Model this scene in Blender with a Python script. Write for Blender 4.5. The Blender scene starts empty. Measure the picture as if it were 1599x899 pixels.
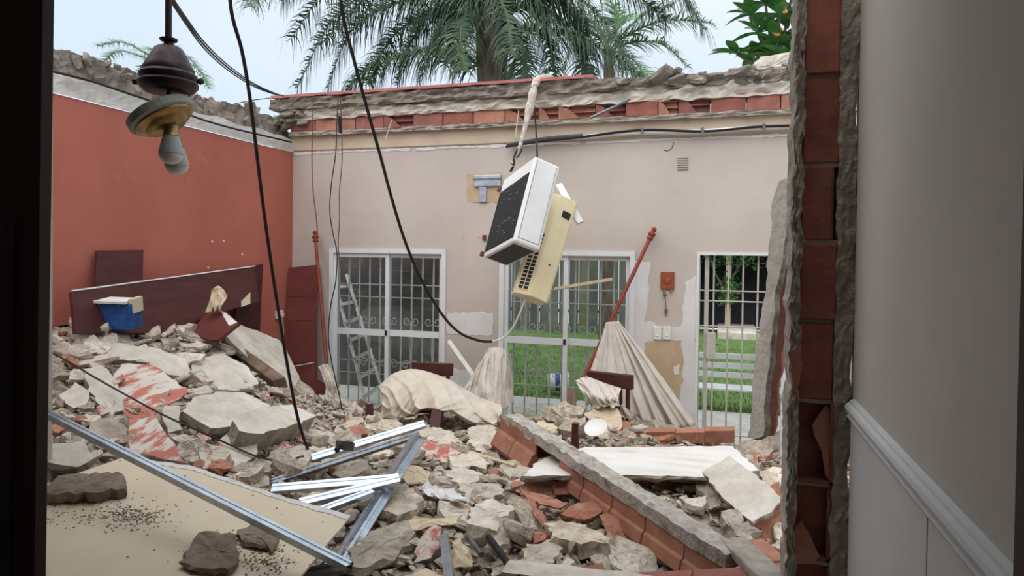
import bpy, bmesh, math, random
import numpy as np
from mathutils import Vector as V, Matrix, noise
S = bpy.context.scene
COL = S.collection
# ------------------------------------------------------------------ camera
F, SH = 1060.0, -31.0                     # focal length and vertical shift in pixels of the 1599x899 frame
CAM = V((0, 0, 2.0))
R3 = (Matrix.Rotation(math.radians(17.05), 3, 'Z') @ Matrix.Rotation(math.radians(89.0), 3, 'X')
      @ Matrix.Rotation(math.radians(0.75), 3, 'Z'))
cd = bpy.data.cameras.new('camera')
cd.sensor_width = 36; cd.lens = F / 1599 * 36; cd.shift_y = SH / 1599
cd.clip_start = .05; cd.clip_end = 300
cam = bpy.data.objects.new('camera', cd); COL.objects.link(cam)
cam.matrix_world = Matrix.Translation(CAM) @ R3.to_4x4()
S.camera = cam
# ------------------------------------------------------------------ overcast sky
w = bpy.data.worlds.new('overcast'); S.world = w; w.use_nodes = True
nt = w.node_tree; nt.nodes.clear()
tc = nt.nodes.new('ShaderNodeTexCoord'); nz = nt.nodes.new('ShaderNodeTexNoise')
nz.inputs['Scale'].default_value = 1.6; nz.inputs['Detail'].default_value = 3
rp = nt.nodes.new('ShaderNodeValToRGB')
rp.color_ramp.elements[0].position = .32; rp.color_ramp.elements[0].color = (.60, .735, .885, 1)
rp.color_ramp.elements[1].position = .66; rp.color_ramp.elements[1].color = (.80, .90, .985, 1)
bg = nt.nodes.new('ShaderNodeBackground'); bg.inputs['Strength'].default_value = 1.0
wo = nt.nodes.new('ShaderNodeOutputWorld')
nt.links.new(tc.outputs['Generated'], nz.inputs['Vector']); nt.links.new(nz.outputs['Fac'], rp.inputs['Fac'])
nt.links.new(rp.outputs['Color'], bg.inputs['Color']); nt.links.new(bg.outputs['Background'], wo.inputs['Surface'])
# sun behind thick cloud: a very wide, soft source
sd = bpy.data.lights.new('cloudy_sun', 'SUN'); sd.energy = 3.4; sd.angle = math.radians(100); sd.color = (1, .98, .955)
so = bpy.data.objects.new('cloudy_sun', sd); COL.objects.link(so)
so.rotation_euler = (math.radians(26), 0, math.radians(-20))
S.view_settings.view_transform = 'Standard'; S.view_settings.look = 'None'
S.view_settings.gamma = 1.0; S.view_settings.use_curve_mapping = False
S.view_settings.exposure = 0.1

# ------------------------------------------------------------------ helpers
def ray(u, v): return R3 @ V(((u - 799.5) / F, (449.5 - v + SH) / F, -1))
def at(u, v, X=None, Y=None, Z=None, D=None):
    """the point of the place seen at photo position u,v, on a plane of the room or at a depth"""
    d = ray(u, v)
    t = (X - CAM.x) / d.x if X is not None else (Y - CAM.y) / d.y if Y is not None else (Z - CAM.z) / d.z if Z is not None else D
    return CAM + d * t
def px(p):
    q = R3.transposed() @ (V(p) - CAM)
    return 799.5 + F * q.x / -q.z, 449.5 + SH - F * q.y / -q.z
def tag(o, label, cat, group=None, kind=None):
    o['label'] = label; o['category'] = cat
    if not kind: kind = 'thing'
    if group: o['group'] = group
    if kind: o['kind'] = kind
    return o
def empty(name, loc, label, cat, group=None, kind=None):
    o = bpy.data.objects.new(name, None); COL.objects.link(o); o.location = loc; o.empty_display_size = .1
    return tag(o, label, cat, group, kind)
def wloc(o):
    p = V(o.location)
    while o.parent: o = o.parent; p += V(o.location)
    return p
class MB:
    """collects shapes in world coordinates; build() links them as one mesh object"""
    def __init__(s): s.v = []; s.f = []; s.m = []
    def add(s, vs, fs, mi=0):
        o = len(s.v); s.v += [V(p) for p in vs]
        for f in fs: s.f.append([i + o for i in f]); s.m.append(mi)
        return s
    def box(s, a, b, mi=0):
        (x0, y0, z0), (x1, y1, z1) = a, b
        return s.add([(x0,y0,z0),(x1,y0,z0),(x1,y1,z0),(x0,y1,z0),(x0,y0,z1),(x1,y0,z1),(x1,y1,z1),(x0,y1,z1)],
                     [(0,3,2,1),(4,5,6,7),(0,1,5,4),(1,2,6,5),(2,3,7,6),(3,0,4,7)], mi)
    def ring(s, x0, x1, z0, z1, y0, y1, l, r, t, b, mi=0):
        O = [(x0, z0), (x1, z0), (x1, z1), (x0, z1)]; I = [(x0+l, z0+b), (x1-r, z0+b), (x1-r, z1-t), (x0+l, z1-t)]
        vs = [(x, y0, z) for x, z in O+I] + [(x, y1, z) for x, z in O+I]; fs = []
        for k in range(4):
            j = (k+1) % 4
            fs += [(k, j, 4+j, 4+k), (8+k, 12+k, 12+j, 8+j), (k, 8+k, 8+j, j), (4+k, 4+j, 12+j, 12+k)]
        return s.add(vs, fs, mi)
    def fbox(s, o, ex, ey, ez, lo, hi, mi=0):
        """box in a local frame"""
        n = len(s.v); s.box(lo, hi, mi)
        for i in range(n, len(s.v)):
            p = s.v[i]; s.v[i] = o + ex * p.x + ey * p.y + ez * p.z
        return s
    def tube(s, pts, r, n=6, mi=0, r1=None):
        pts = [V(p) for p in pts]; N = len(pts); o = len(s.v); up = V((.13, .21, .97))
        for i, p in enumerate(pts):
            t = (pts[min(i+1, N-1)] - pts[max(i-1, 0)]).normalized()
            a = t.cross(up)
            if a.length < .15: a = t.cross(V((1, 0, 0)))
            a.normalize(); b = t.cross(a)
            rr = r[i] if isinstance(r, (list, tuple)) else (r + ((r1 if r1 is not None else r) - r) * i / max(1, N-1))
            for k in range(n):
                c = 2 * math.pi * k / n; s.v.append(p + (a * math.cos(c) + b * math.sin(c)) * rr)
        for i in range(N-1):
            for k in range(n):
                s.f.append([o+i*n+k, o+i*n+(k+1) % n, o+(i+1)*n+(k+1) % n, o+(i+1)*n+k]); s.m.append(mi)
        s.f.append([o+k for k in range(n)][::-1]); s.m.append(mi)
        s.f.append([o+(N-1)*n+k for k in range(n)]); s.m.append(mi)
        return s
    def lathe(s, o, axis, prof, n=20, mi=0):
        """prof: list of (radius, distance along axis)"""
        ax = V(axis).normalized(); a = ax.cross(V((.3, .8, .1))).normalized(); b = ax.cross(a); st = len(s.v)
        for r, h in prof:
            for k in range(n):
                c = 2 * math.pi * k / n; s.v.append(V(o) + ax * h + (a * math.cos(c) + b * math.sin(c)) * r)
        for i in range(len(prof)-1):
            for k in range(n):
                s.f.append([st+i*n+k, st+i*n+(k+1) % n, st+(i+1)*n+(k+1) % n, st+(i+1)*n+k]); s.m.append(mi)
        s.f.append([st+k for k in range(n)][::-1]); s.m.append(mi)
        s.f.append([st+(len(prof)-1)*n+k for k in range(n)]); s.m.append(mi)
        return s
    def build(s, name, mats, parent=None, smooth=False, base=None, bevel=0):
        if not isinstance(mats, (list, tuple)): mats = [mats]
        if parent: L = wloc(parent)
        elif base is not None: L = V(base)
        else:
            xs = [p.x for p in s.v]; ys = [p.y for p in s.v]; L = V(((min(xs)+max(xs))/2, (min(ys)+max(ys))/2, min(p.z for p in s.v)))
        me = bpy.data.meshes.new(name)
        me.from_pydata([p - L for p in s.v], [], s.f)
        for m in mats: me.materials.append(m)
        me.polygons.foreach_set('material_index', s.m)
        bm = bmesh.new(); bm.from_mesh(me); bmesh.ops.recalc_face_normals(bm, faces=bm.faces); bm.to_mesh(me); bm.free()
        if smooth:
            me.polygons.foreach_set('use_smooth', [True] * len(me.polygons))
            if smooth != 'soft': me.set_sharp_from_angle(angle=math.radians(38))
        me.update()
        o = bpy.data.objects.new(name, me); COL.objects.link(o)
        if parent: o.parent = parent
        else: o.location = L
        if bevel:
            m = o.modifiers.new('bevel', 'BEVEL'); m.width = bevel; m.segments = 2; m.limit_method = 'ANGLE'
        return o
def dup(o, parent=None, loc=None):
    c = o.copy(); COL.objects.link(c); c.parent = parent
    if loc is not None: c.location = loc
    for ch in o.children: dup(ch, c)
    return c
def spline(pts, n=8):
    """Catmull-Rom through points"""
    P = [V(p) for p in pts]; P = [P[0]*2-P[1]] + P + [P[-1]*2-P[-2]]; out = []
    for i in range(1, len(P)-2):
        for k in range(n):
            t = k / n; a, b, c, d = P[i-1:i+3]
            out.append(.5 * ((2*b) + (c-a)*t + (2*a-5*b+4*c-d)*t*t + (3*b-a-3*c+d)*t**3))
    return out + [P[-2]]
def shape_cut(name, poly, o, ex, ey, thick, mats, parent=None, rough=.0, seg=.0, seed=0, base=None, jit=.0):
    """slab with a (broken) outline: poly in the o,ex,ey frame; thickness goes against ex x ey; face 0 material on top, 1 on the rest"""
    rnd = random.Random(seed); ez = ex.cross(ey).normalized(); pts = []
    n = len(poly)
    for i in range(n):
        a, b = V(poly[i]).to_2d(), V(poly[(i+1) % n]).to_2d(); L = (b-a).length
        k = max(1, int(L / seg)) if seg else 1
        nn = V((-(b-a).y, (b-a).x)).normalized() if L > 1e-6 else V((0, 0))
        for j in range(k):
            t = j / k; p = a.lerp(b, t)
            if rough: p = p + nn * rnd.uniform(-rough, rough) + (b-a).normalized() * rnd.uniform(-.3, .3) * rough
            pts.append(p)
    W = lambda p, z: o + ex * p.x + ey * p.y + ez * z
    N = len(pts); mb = MB()
    c = sum(pts, V((0, 0))) / N
    r1 = [p + (p-c).normalized() * rnd.uniform(-rough, rough*1.2) for p in pts]
    r2 = [p + (p-c).normalized() * rnd.uniform(-rough*1.6, rough*.3) for p in pts]
    vs = [W(p, rnd.uniform(-jit, jit)) for p in pts] + [W(p, -thick*rnd.uniform(.35, .65)) for p in r1] + [W(p, -thick*(1+rnd.uniform(-.1, .1)*(rough > 0))) for p in r2]
    if jit:      # broken face: facets towards the middle
        K1 = [W(p + (c-p)*rnd.uniform(.15, .42), rnd.uniform(-.5, 1.0)*jit) for p in pts]; K2 = [W(p + (c-p)*rnd.uniform(.52, .8), rnd.uniform(-.5, 1.0)*jit) for p in pts]
        tf = []
        for i in range(N):
            j = (i+1) % N; tf += [[i, j, 3*N+j, 3*N+i], [3*N+i, 3*N+j, 4*N+j, 4*N+i]]
        tf.append([4*N+i for i in range(N)])
        vs = vs + K1 + K2; mb.add(vs, tf, 0)
    else: mb.add(vs, [list(range(N))], 0)
    fs = []
    for i in range(N):
        j = (i+1) % N
        fs += [[i, N+i, N+j, j], [N+i, 2*N+i, 2*N+j, N+j]]
    fs.append(list(range(2*N, 3*N))[::-1])
    o2 = len(mb.v) - len(vs)
    for f in fs: mb.f.append([q+o2 for q in f]); mb.m.append(1 if len(mats if isinstance(mats, (list, tuple)) else [mats]) > 1 else 0)
    return mb.build(name, mats, parent, base=base)
def plane3(a, b, c):
    a, b, c = V(a), V(b), V(c); n = (b-a).cross(c-a).normalized()
    if n.dot(a - CAM) > 0: n = -n
    return a, n
def hit(u, v, pl):
    d = ray(u, v); return CAM + d * ((pl[0]-CAM).dot(pl[1]) / d.dot(pl[1]))
def slab_px(name, outline, pl, thick, mats, parent=None, rough=.01, seg=.06, seed=0, jit=0.):
    P = [hit(u, v, pl) for u, v in outline]; o = sum(P, V()) / len(P); ez = pl[1]
    ex = V((1, 0, 0)); ex = (ex - ez * ex.dot(ez)).normalized(); ey = ez.cross(ex)
    return shape_cut(name, [((p-o).dot(ex), (p-o).dot(ey)) for p in P], o, ex, ey, thick, mats, parent, rough, seg, seed, jit=jit)

# ------------------------------------------------------------------ materials
def lin(c): return tuple((x/255/12.92 if x/255 <= .04045 else ((x/255+.055)/1.055)**2.4) for x in c) + (1,)
def mat(name, c1, c2=None, scale=6, rough=.85, bump=0, bscale=30, metal=0, rnd=0, lo=.38, hi=.62, c3=None, s3=3, lo3=.5, hi3=.56, stretch=None, spec=.3, det=5, world=False, sub=0):
    m = bpy.data.materials.new(name); m.use_nodes = True; t = m.node_tree; b = t.nodes['Principled BSDF']
    b.inputs['Roughness'].default_value = rough; b.inputs['Metallic'].default_value = metal; b.inputs['Specular IOR Level'].default_value = spec
    tcn = t.nodes.new('ShaderNodeTexCoord'); vec = tcn.outputs['Object']
    if world: vec = t.nodes.new('ShaderNodeNewGeometry').outputs['Position']
    if stretch:
        mp = t.nodes.new('ShaderNodeMapping'); mp.inputs['Scale'].default_value = stretch; t.links.new(vec, mp.inputs['Vector']); vec = mp.outputs['Vector']
    if rnd:
        oi = t.nodes.new('ShaderNodeObjectInfo'); ad = t.nodes.new('ShaderNodeVectorMath'); ad.operation = 'ADD'
        sc = t.nodes.new('ShaderNodeMath'); sc.operation = 'MULTIPLY'; sc.inputs[1].default_value = 37
        t.links.new(oi.outputs['Random'], sc.inputs[0]); t.links.new(vec, ad.inputs[0]); t.links.new(sc.outputs[0], ad.inputs[1]); vec = ad.outputs[0]
    def nzz(s, d=det):
        n = t.nodes.new('ShaderNodeTexNoise'); n.inputs['Scale'].default_value = s; n.inputs['Detail'].default_value = d; n.inputs['Roughness'].default_value = .6
        t.links.new(vec, n.inputs['Vector']); return n.outputs['Fac']
    def mixc(fac, a, bb, l, h):
        mr = t.nodes.new('ShaderNodeMapRange'); mr.inputs['From Min'].default_value = l; mr.inputs['From Max'].default_value = h
        t.links.new(fac, mr.inputs['Value'])
        mx = t.nodes.new('ShaderNodeMix'); mx.data_type = 'RGBA'
        t.links.new(mr.outputs[0], mx.inputs['Factor'])
        for k, q in ((6, a), (7, bb)):
            if isinstance(q, tuple): mx.inputs[k].default_value = q
            else: t.links.new(q, mx.inputs[k])
        return mx.outputs[2]
    col = lin(c1)
    if c2: col = mixc(nzz(scale), col, lin(c2), lo, hi)
    if c3: col = mixc(nzz(s3, 8), col, lin(c3), lo3, hi3)
    if rnd:
        hs = t.nodes.new('ShaderNodeHueSaturation'); mr = t.nodes.new('ShaderNodeMapRange')
        mr.inputs['To Min'].default_value = 1-rnd; mr.inputs['To Max'].default_value = 1+rnd
        t.links.new(oi.outputs['Random'], mr.inputs['Value']); t.links.new(mr.outputs[0], hs.inputs['Value'])
        if isinstance(col, tuple): hs.inputs['Color'].default_value = col
        else: t.links.new(col, hs.inputs['Color'])
        col = hs.outputs['Color']
    if isinstance(col, tuple): b.inputs['Base Color'].default_value = col
    else: t.links.new(col, b.inputs['Base Color'])
    if bump:
        bp = t.nodes.new('ShaderNodeBump'); bp.inputs['Strength'].default_value = bump; bp.inputs['Distance'].default_value = .02
        t.links.new(nzz(bscale, 6), bp.inputs['Height']); t.links.new(bp.outputs['Normal'], b.inputs['Normal'])
    return m
def glass(name, tint, refl=.08):
    m = bpy.data.materials.new(name); m.use_nodes = True; t = m.node_tree; t.nodes.clear()
    o = t.nodes.new('ShaderNodeOutputMaterial'); mx = t.nodes.new('ShaderNodeMixShader'); a = t.nodes.new('ShaderNodeBsdfTransparent'); g = t.nodes.new('ShaderNodeBsdfGlossy')
    fr = t.nodes.new('ShaderNodeFresnel'); fr.inputs['IOR'].default_value = 1.45
    a.inputs['Color'].default_value = tint; g.inputs['Roughness'].default_value = .03; g.inputs['Color'].default_value = (.9, .92, .95, 1)
    t.links.new(fr.outputs[0], mx.inputs[0]); t.links.new(a.outputs[0], mx.inputs[1]); t.links.new(g.outputs[0], mx.inputs[2]); t.links.new(mx.outputs[0], o.inputs['Surface'])
    return m
m_red = mat('red_wall_paint', (188, 110, 93), (180, 103, 87), 1.4, .75, .05, 60, c3=(194, 126, 109), s3=2.2, lo3=.62, hi3=.8)
m_beige = mat('beige_wall_paint', (198, 185, 175), (190, 177, 167), 1.1, .8, .06, 70)
m_cream = mat('cream_cove_paint', (214, 194, 170), (204, 182, 160), 2, .8, .06, 60, c3=(186, 160, 132), s3=3, lo3=.6, hi3=.7)
m_primer = mat('white_filler', (222, 217, 214), (212, 206, 202), 4, .85, .1, 50)
m_ochre = mat('ochre_undercoat', (196, 172, 142), (186, 160, 130), 5, .9, .1, 50)
m_white = mat('white_enamel', (222, 222, 222), (214, 214, 214), 3, .4)
m_white2 = mat('white_bar_paint', (236, 234, 228), (222, 218, 210), 9, .5)
m_gate = mat('grey_beige_gate_paint', (196, 190, 180), (182, 175, 165), 9, .5)
m_greywall = mat('grey_white_plaster', (204, 196, 184), (195, 187, 176), 1.2, .8, .04, 60)
m_dado = mat('white_wainscot_panel', (214, 214, 212), (207, 207, 205), 2, .55)
m_dark = mat('dark_brown_wood', (58, 42, 40), (44, 32, 30), 3, .6, .1, 40, stretch=(1, 1, .15))
m_ceil = mat('white_ceiling', (200, 198, 192), (190, 188, 182), 2, .9)
m_floor = mat('dusty_floor_tile', (150, 138, 125), (130, 118, 106), 3, .9, .1, 30)
m_concrete = mat('rough_concrete', (176, 165, 151), (142, 131, 119), 9, .95, .9, 26, c3=(180, 173, 163), s3=5, lo3=.52, hi3=.66)
m_conc_d = mat('dark_weathered_mortar', (140, 127, 116), (112, 101, 92), 9, .95, .9, 26, c3=(162, 150, 137), s3=6, lo3=.55, hi3=.68)
m_plaster = mat('pale_plaster', (205, 195, 181), (186, 174, 159), 7, .92, .5, 24, c3=(214, 207, 196), s3=3, lo3=.5, hi3=.65)
m_whiteplaster = mat('white_ceiling_plaster', (222, 218, 212), (208, 202, 194), 5, .9, .5, 14, c3=(196, 184, 168), s3=5, lo3=.6, hi3=.7, stretch=(.4, 1.6, 1))
m_spine = mat('pale_rough_concrete', (196, 188, 178), (166, 156, 146), 10, .95, 1.0, 30, c3=(112, 100, 94), s3=5, lo3=.58, hi3=.68)
m_pillar = mat('red_brown_clay', (158, 98, 84), (136, 82, 70), 6, .85, .3, 30, rnd=.12)  # mottled red-brown clay of the pillar bricks and some roof bricks
m_terra = mat('terracotta', (178, 126, 104), (156, 104, 84), 7, .85, .25, 30, rnd=.12, c3=(198, 164, 144), s3=7, lo3=.6, hi3=.78)
m_terra_d = mat('dark_fired_clay', (158, 104, 92), (136, 86, 76), 6, .85, .25, 30, rnd=.12)
m_membrane = mat('red_roof_membrane', (186, 118, 110), (170, 104, 97), 4, .7, .1, 30)
m_maroon = mat('maroon_wood', (86, 46, 44), (70, 38, 37), 3, .45, .05, 30, stretch=(1, 1, 4), c3=(112, 62, 54), s3=3, lo3=.6, hi3=.85)
m_maroon_r = mat('red_brown_lacquer', (112, 60, 54), (98, 52, 48), 2.5, .4, .04, 20)
m_rod = mat('varnished_red_wood', (142, 58, 42), (122, 48, 36), 6, .4, stretch=(4, 4, .6))
m_woodraw = mat('pale_raw_wood', (206, 188, 160), (188, 168, 140), 6, .8, .2, 40)
m_woodold = mat('old_grey_wood', (128, 108, 90), (100, 82, 68), 8, .9, .4, 30)
m_metal = mat('galvanised_steel', (196, 203, 210), (170, 178, 186), 12, .32, .05, 30, metal=.9)
m_metal_d = mat('weathered_steel', (128, 132, 136), (104, 106, 110), 10, .45, .1, 30, metal=.8)
m_black = mat('black_rubber', (30, 29, 30), None, rough=.6)
m_wire = mat('black_cable', (38, 34, 33), None, rough=.6)
m_wirered = mat('dull_red_cable', (104, 52, 44), None, rough=.6)
m_wirewhite = mat('white_cable', (214, 210, 200), None, rough=.5)
m_insul = mat('grimy_white_pipe_wrap', (206, 196, 182), (170, 156, 142), 18, .85, .3, 40)
m_acwhite = mat('white_casing', (226, 225, 221), (218, 216, 211), 3, .45)
m_accream = mat('yellowed_casing', (226, 211, 172), (219, 203, 164), 3, .45)
m_acdark = mat('dark_fins', (62, 62, 64), (50, 50, 52), 20, .6)
m_fin = mat('grey_fin_metal', (122, 122, 124), None, rough=.5, metal=.4)
m_bronze = mat('dark_bronze', (80, 64, 66), (64, 52, 54), 7, .4, metal=.35)
m_brass = mat('aged_brass', (176, 146, 92), (140, 116, 78), 7, .35, metal=.8)
m_fixture = mat('grey_white_fixture', (178, 182, 172), (160, 164, 154), 5, .55)
m_bulb = mat('frosted_bulb', (236, 236, 232), None, rough=.25)
m_bulbg = mat('grey_bulb_collar', (190, 190, 188), None, rough=.5)
m_cloth = mat('dusty_cream_cloth', (210, 199, 184), (199, 186, 169), 5, 1.0, .25, 60, c3=(188, 172, 153), s3=5, lo3=.58, hi3=.72)
m_curtain = mat('grey_beige_curtain', (212, 202, 190), (202, 191, 178), 4, .95, .15, 90)
m_card = mat('tan_board', (212, 193, 166), (202, 182, 154), 2.2, .85, .05, 40)
m_boardtop = mat('dusty_plasterboard_face', (226, 209, 183), (219, 201, 174), 1.6, .85, .05, 40, c3=(160, 146, 130), s3=2.6, lo3=.66, hi3=.74)
m_paper = mat('white_paper_edge', (224, 222, 218), (208, 204, 198), 12, .9, .3, 40)
m_stone = mat('brown_grey_mortar_lump', (150, 133, 116), (128, 112, 98), 8, .95, .9, 22)
m_mound = mat('crushed_rubble', (176, 161, 142), (142, 127, 111), 7, .95, 1.0, 14, c3=(120, 105, 91), s3=11, lo3=.54, hi3=.64, world=True)
m_ck_grey = mat('broken_mortar', (198, 184, 165), (162, 147, 130), 9, .95, .9, 24, rnd=.26, c3=(212, 201, 185), s3=5, lo3=.52, hi3=.66)
m_ck_beige = mat('broken_plaster', (214, 203, 187), (188, 175, 158), 8, .93, .5, 22, rnd=.12)
m_ck_redface = mat('scuffed_red_paint', (176, 106, 94), (200, 186, 172), 9, .85, .3, 24, rnd=.1, lo=.46, hi=.56)
m_fines = mat('mixed_grit', (196, 184, 168), (150, 136, 122), 6, .95, .5, 30, c3=(170, 100, 80), s3=5, lo3=.64, hi3=.68, world=True)
m_streak = mat('plaster_streaked_red', (206, 197, 184), (196, 186, 172), 5, .9, .3, 20, c3=(182, 112, 98), s3=5.5, lo3=.47, hi3=.53, stretch=(2.2, .5, 1))
m_grass = mat('lawn', (98, 124, 62), (80, 106, 50), 3, .95, .5, 20, world=True)
m_patio = mat('pale_patio', (196, 192, 184), (178, 174, 166), 3, .9, .1, 20, world=True)
m_fence = mat('mossy_grey_boards', (116, 114, 106), (90, 90, 82), 3, .9, .3, 10, rnd=.16, stretch=(1, 1, .3), c3=(116, 128, 72), s3=.9, lo3=.56, hi3=.72)
m_darkwall = mat('stained_grey_render', (94, 91, 86), (68, 66, 63), 1.6, .95, .3, 14, c3=(130, 132, 96), s3=1.1, lo3=.6, hi3=.74)
m_black_in = mat('shed_dark_cladding', (40, 38, 38), (32, 30, 30), 3, .8)
m_leaf = mat('palm_leaflet', (72, 92, 66), (48, 66, 50), 2.5, .6, world=True, c3=(132, 142, 104), s3=3.5, lo3=.6, hi3=.7)
m_leaf2 = mat('fresh_palm_leaflet', (96, 130, 82), (74, 108, 66), 2.5, .6, world=True)
m_rachis = mat('palm_rib', (104, 112, 72), (86, 92, 60), 4, .7)
m_trunk = mat('palm_trunk_bark', (122, 108, 96), (84, 72, 64), 5, .95, .9, 9, stretch=(3, 3, .5))
m_plum = mat('plumeria_leaf', (100, 148, 84), (78, 126, 66), 3, .4, rnd=.2)
m_bark = mat('grey_bark', (116, 104, 92), (92, 82, 72), 6, .9, .4, 20)
m_flower = mat('orange_blossom', (226, 140, 96), None, rough=.7)
m_blue = mat('printed_blue_carton', (44, 92, 152), (30, 62, 112), 6, .5, c3=(190, 180, 130), s3=8, lo3=.58, hi3=.64)
m_plastic = mat('cream_plastic', (226, 220, 208), None, rough=.4)
m_plaque = mat('brown_wood_plaque', (158, 82, 54), (136, 68, 46), 8, .6, .3, 30)
g_win = glass('window_glass', (.93, .95, .95, 1))

# ------------------------------------------------------------------ the collapsed room
YB, XL = 7.5, -5.25
XW = .5                                  # face of the wall beside the camera
TOPW = 3.50
def struct(name, mb, m, label, cat, **k):
    return tag(mb.build(name, m, **k), label, cat, kind='structure')
WIN = [(-4.70, -3.12), (-2.45, -.89)]; DOOR = (-.24, .70); ZT = 2.07
mb = MB(); xs = [XL-.3, WIN[0][0], WIN[0][1], WIN[1][0], WIN[1][1], DOOR[0], DOOR[1], 2.4]
for i in range(0, 8, 2): mb.box((xs[i], YB, -.3), (xs[i+1], YB+.2, ZT))
mb.box((xs[0], YB, ZT), (xs[-1], YB+.2, TOPW))
for i in (1, 3, 5): mb.box((xs[i], YB, -.3), (xs[i+1], YB+.2, 0.0))
wall_back = struct('wall_back', mb, m_beige, 'beige painted wall with two sliding windows and a barred door', 'wall')
def patch(name, outline, m, y=.004, seed=1, rough=.012, lab=None):
    o = slab_px(name, outline, (V((0, YB-y, 0)), V((0, -1, 0))), .003, m, wall_back, rough, .05, seed)
    if lab: o['label'] = lab
    return o
patch('plaster_patch', [(698, 489), (770, 488), (770, 523), (698, 521)], m_primer, seed=2, lab='white filler patch')
patch('plaster_patch', [(697, 575), (737, 578), (737, 640), (697, 640)], m_primer, seed=3)
patch('plaster_patch', [(990, 408), (1015, 409), (1011, 470), (1006, 503), (1022, 504), (1026, 512), (1064, 510), (1071, 440), (1087, 428), (1085, 700), (985, 700)], m_primer, seed=4, lab='white filler patch beside the barred door')
patch('plaster_patch', [(1006, 535), (1064, 531), (1066, 575), (1061, 624), (1032, 612), (1010, 572)], m_ochre, .009, 5, lab='exposed ochre undercoat')
patch('plaster_patch', [(1052, 573), (1061, 570), (1061, 585), (1052, 585)], m_primer, .012, 6)
patch('plaster_patch', [(728, 272), (783, 268), (781, 316), (730, 316)], m_ochre, .004, 7, .008, lab='bare pinkish plaster around the bracket')
# flaked white line under the cove
for i, (a, b) in enumerate([(459, 640), (650, 790), (800, 905), (915, 1238)]):
    L = lambda u, dv: (u, 239.5 - (u-459) * 29.5/776 + dv)
    patch('flaked_line', [L(a, -1.5), L(b, -1.5), L(b, 3), L((a+b)/2, 1.2), L(a, 3)], m_primer, .006, 20+i, .009)
for i, (u, v) in enumerate([(602, 372), (723, 371), (748, 371), (660, 216), (778, 222)]):
    p = at(u, v, Y=YB)
    MB().lathe(p + V((0, .003, 0)), (0, -1, 0), [(.014, 0), (.014, .004), (.007, .005), (.006, .002)], 10).build('plug_hole', m_ochre, wall_back)
# cove band
mb = MB(); prof = [(.0, 3.30), (.02, 3.31), (.028, 3.40), (.045, 3.48), (.045, 3.50)]
for k in range(len(prof)-1):
    (a, z0), (b, z1) = prof[k], prof[k+1]
    mb.add([(XL, YB-a, z0), (2.4, YB-a, z0), (2.4, YB-b, z1), (XL, YB-b, z1)], [(0, 1, 2, 3)])
mb.add([(XL, YB-.045, 3.50), (2.4, YB-.045, 3.50), (2.4, YB, 3.50), (XL, YB, 3.50)], [(0, 1, 2, 3)])
struct('trim_1', mb, m_cream, 'cream cove band along the top of the beige wall', 'trim')
# red wall with its broken crown
mb = MB(); mb.box((XL-.3, -2, -.3), (XL, YB, 3.285))
wall_left = struct('wall_left', mb, m_red, 'terracotta red painted wall under a broken roof edge', 'wall')
def ragged(name, y0, y1, x0, x1, zlo, zf, m, parent, ny=120, nx=4, amp=.03, seed=0, fl=.03):
    """rough strip running along Y: front face at x1"""
    mb = MB(); nz_ = 6; rows = []
    for i in range(ny+1):
        y = y0 + (y1-y0) * i / ny; zt = zf(y); row = []
        for k in range(nz_+1):
            z = zlo + (zt-zlo) * k / nz_
            n = noise.noise(V((seed, y*7, z*9)))*.6 + noise.noise(V((seed+3, y*19, z*23)))*.4
            row.append(V((x1 + n*amp - (fl*k/nz_), y, z + (n*amp*.6 if k == nz_ else 0))))
        for k in range(1, nx+1):
            n = noise.noise(V((seed+9, y*8, k*1.7)))*.7 + noise.noise(V((seed+5, y*21, k*3.1)))*.3
            row.append(V((x1 - fl + (x0-x1+fl) * k / nx, y, zt + n*amp*1.6)))
        rows.append(row)
    n = len(rows[0]); mb.v = [p for r in rows for p in r]
    for i in range(ny):
        for k in range(n-1): mb.f.append([i*n+k, i*n+k+1, (i+1)*n+k+1, (i+1)*n+k]); mb.m.append(0)
    return mb.build(name, m, parent)
ragged('plaster_band', 1.0, YB, XL-.3, XL+.012, 3.29, lambda y: 3.46 + .03*noise.noise(V((y*3, 1, 0))), m_whiteplaster, wall_left, amp=.012, fl=.01)['label'] = 'white plaster band over the red paint'
ragged('broken_crown', 1.0, YB, XL-.32, XL-.05, 3.42, lambda y: 3.70 + .07*noise.noise(V((y*1.7, 4, 0))) + .04*noise.noise(V((y*6, 4, 0))), m_conc_d, wall_left, amp=.07, seed=4, fl=.09)['label'] = 'crumbling grey mortar crown'
rnd = random.Random(3)
def rough_rock(seed, size, sub=2, flat=1.0, amp=.25):
    bm = bmesh.new(); bmesh.ops.create_icosphere(bm, subdivisions=sub, radius=1)
    for v in bm.verts:
        p = v.co.copy(); q = V((max(-.62, min(.62, p.x)), max(-.62, min(.62, p.y)), max(-.6, min(.6, p.z)))) * 1.5
        n = noise.noise(p*1.3 + V((seed*7.1, 0, 0))) + .5*noise.noise(p*3.1 + V((0, seed*5.3, 0)))
        q = q * (1 + n*amp); v.co = V((q.x*size[0], q.y*size[1], q.z*size[2])) * .5
    me = bpy.data.meshes.new('rock'); bm.to_mesh(me); bm.free(); return me
def add_mesh(name, me, m, loc, rot, parent=None, sc=(1, 1, 1)):
    if not me.materials: me.materials.append(m)
    o = bpy.data.objects.new(name, me); COL.objects.link(o)
    if parent: o.parent = parent; o.location = V(loc) - wloc(parent)
    else: o.location = loc
    o.rotation_euler = rot; o.scale = sc
    return o
rocks = [rough_rock(i, (1, .8, .6)) for i in range(5)]
for r_ in rocks: r_.materials.append(m_concrete)
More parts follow.
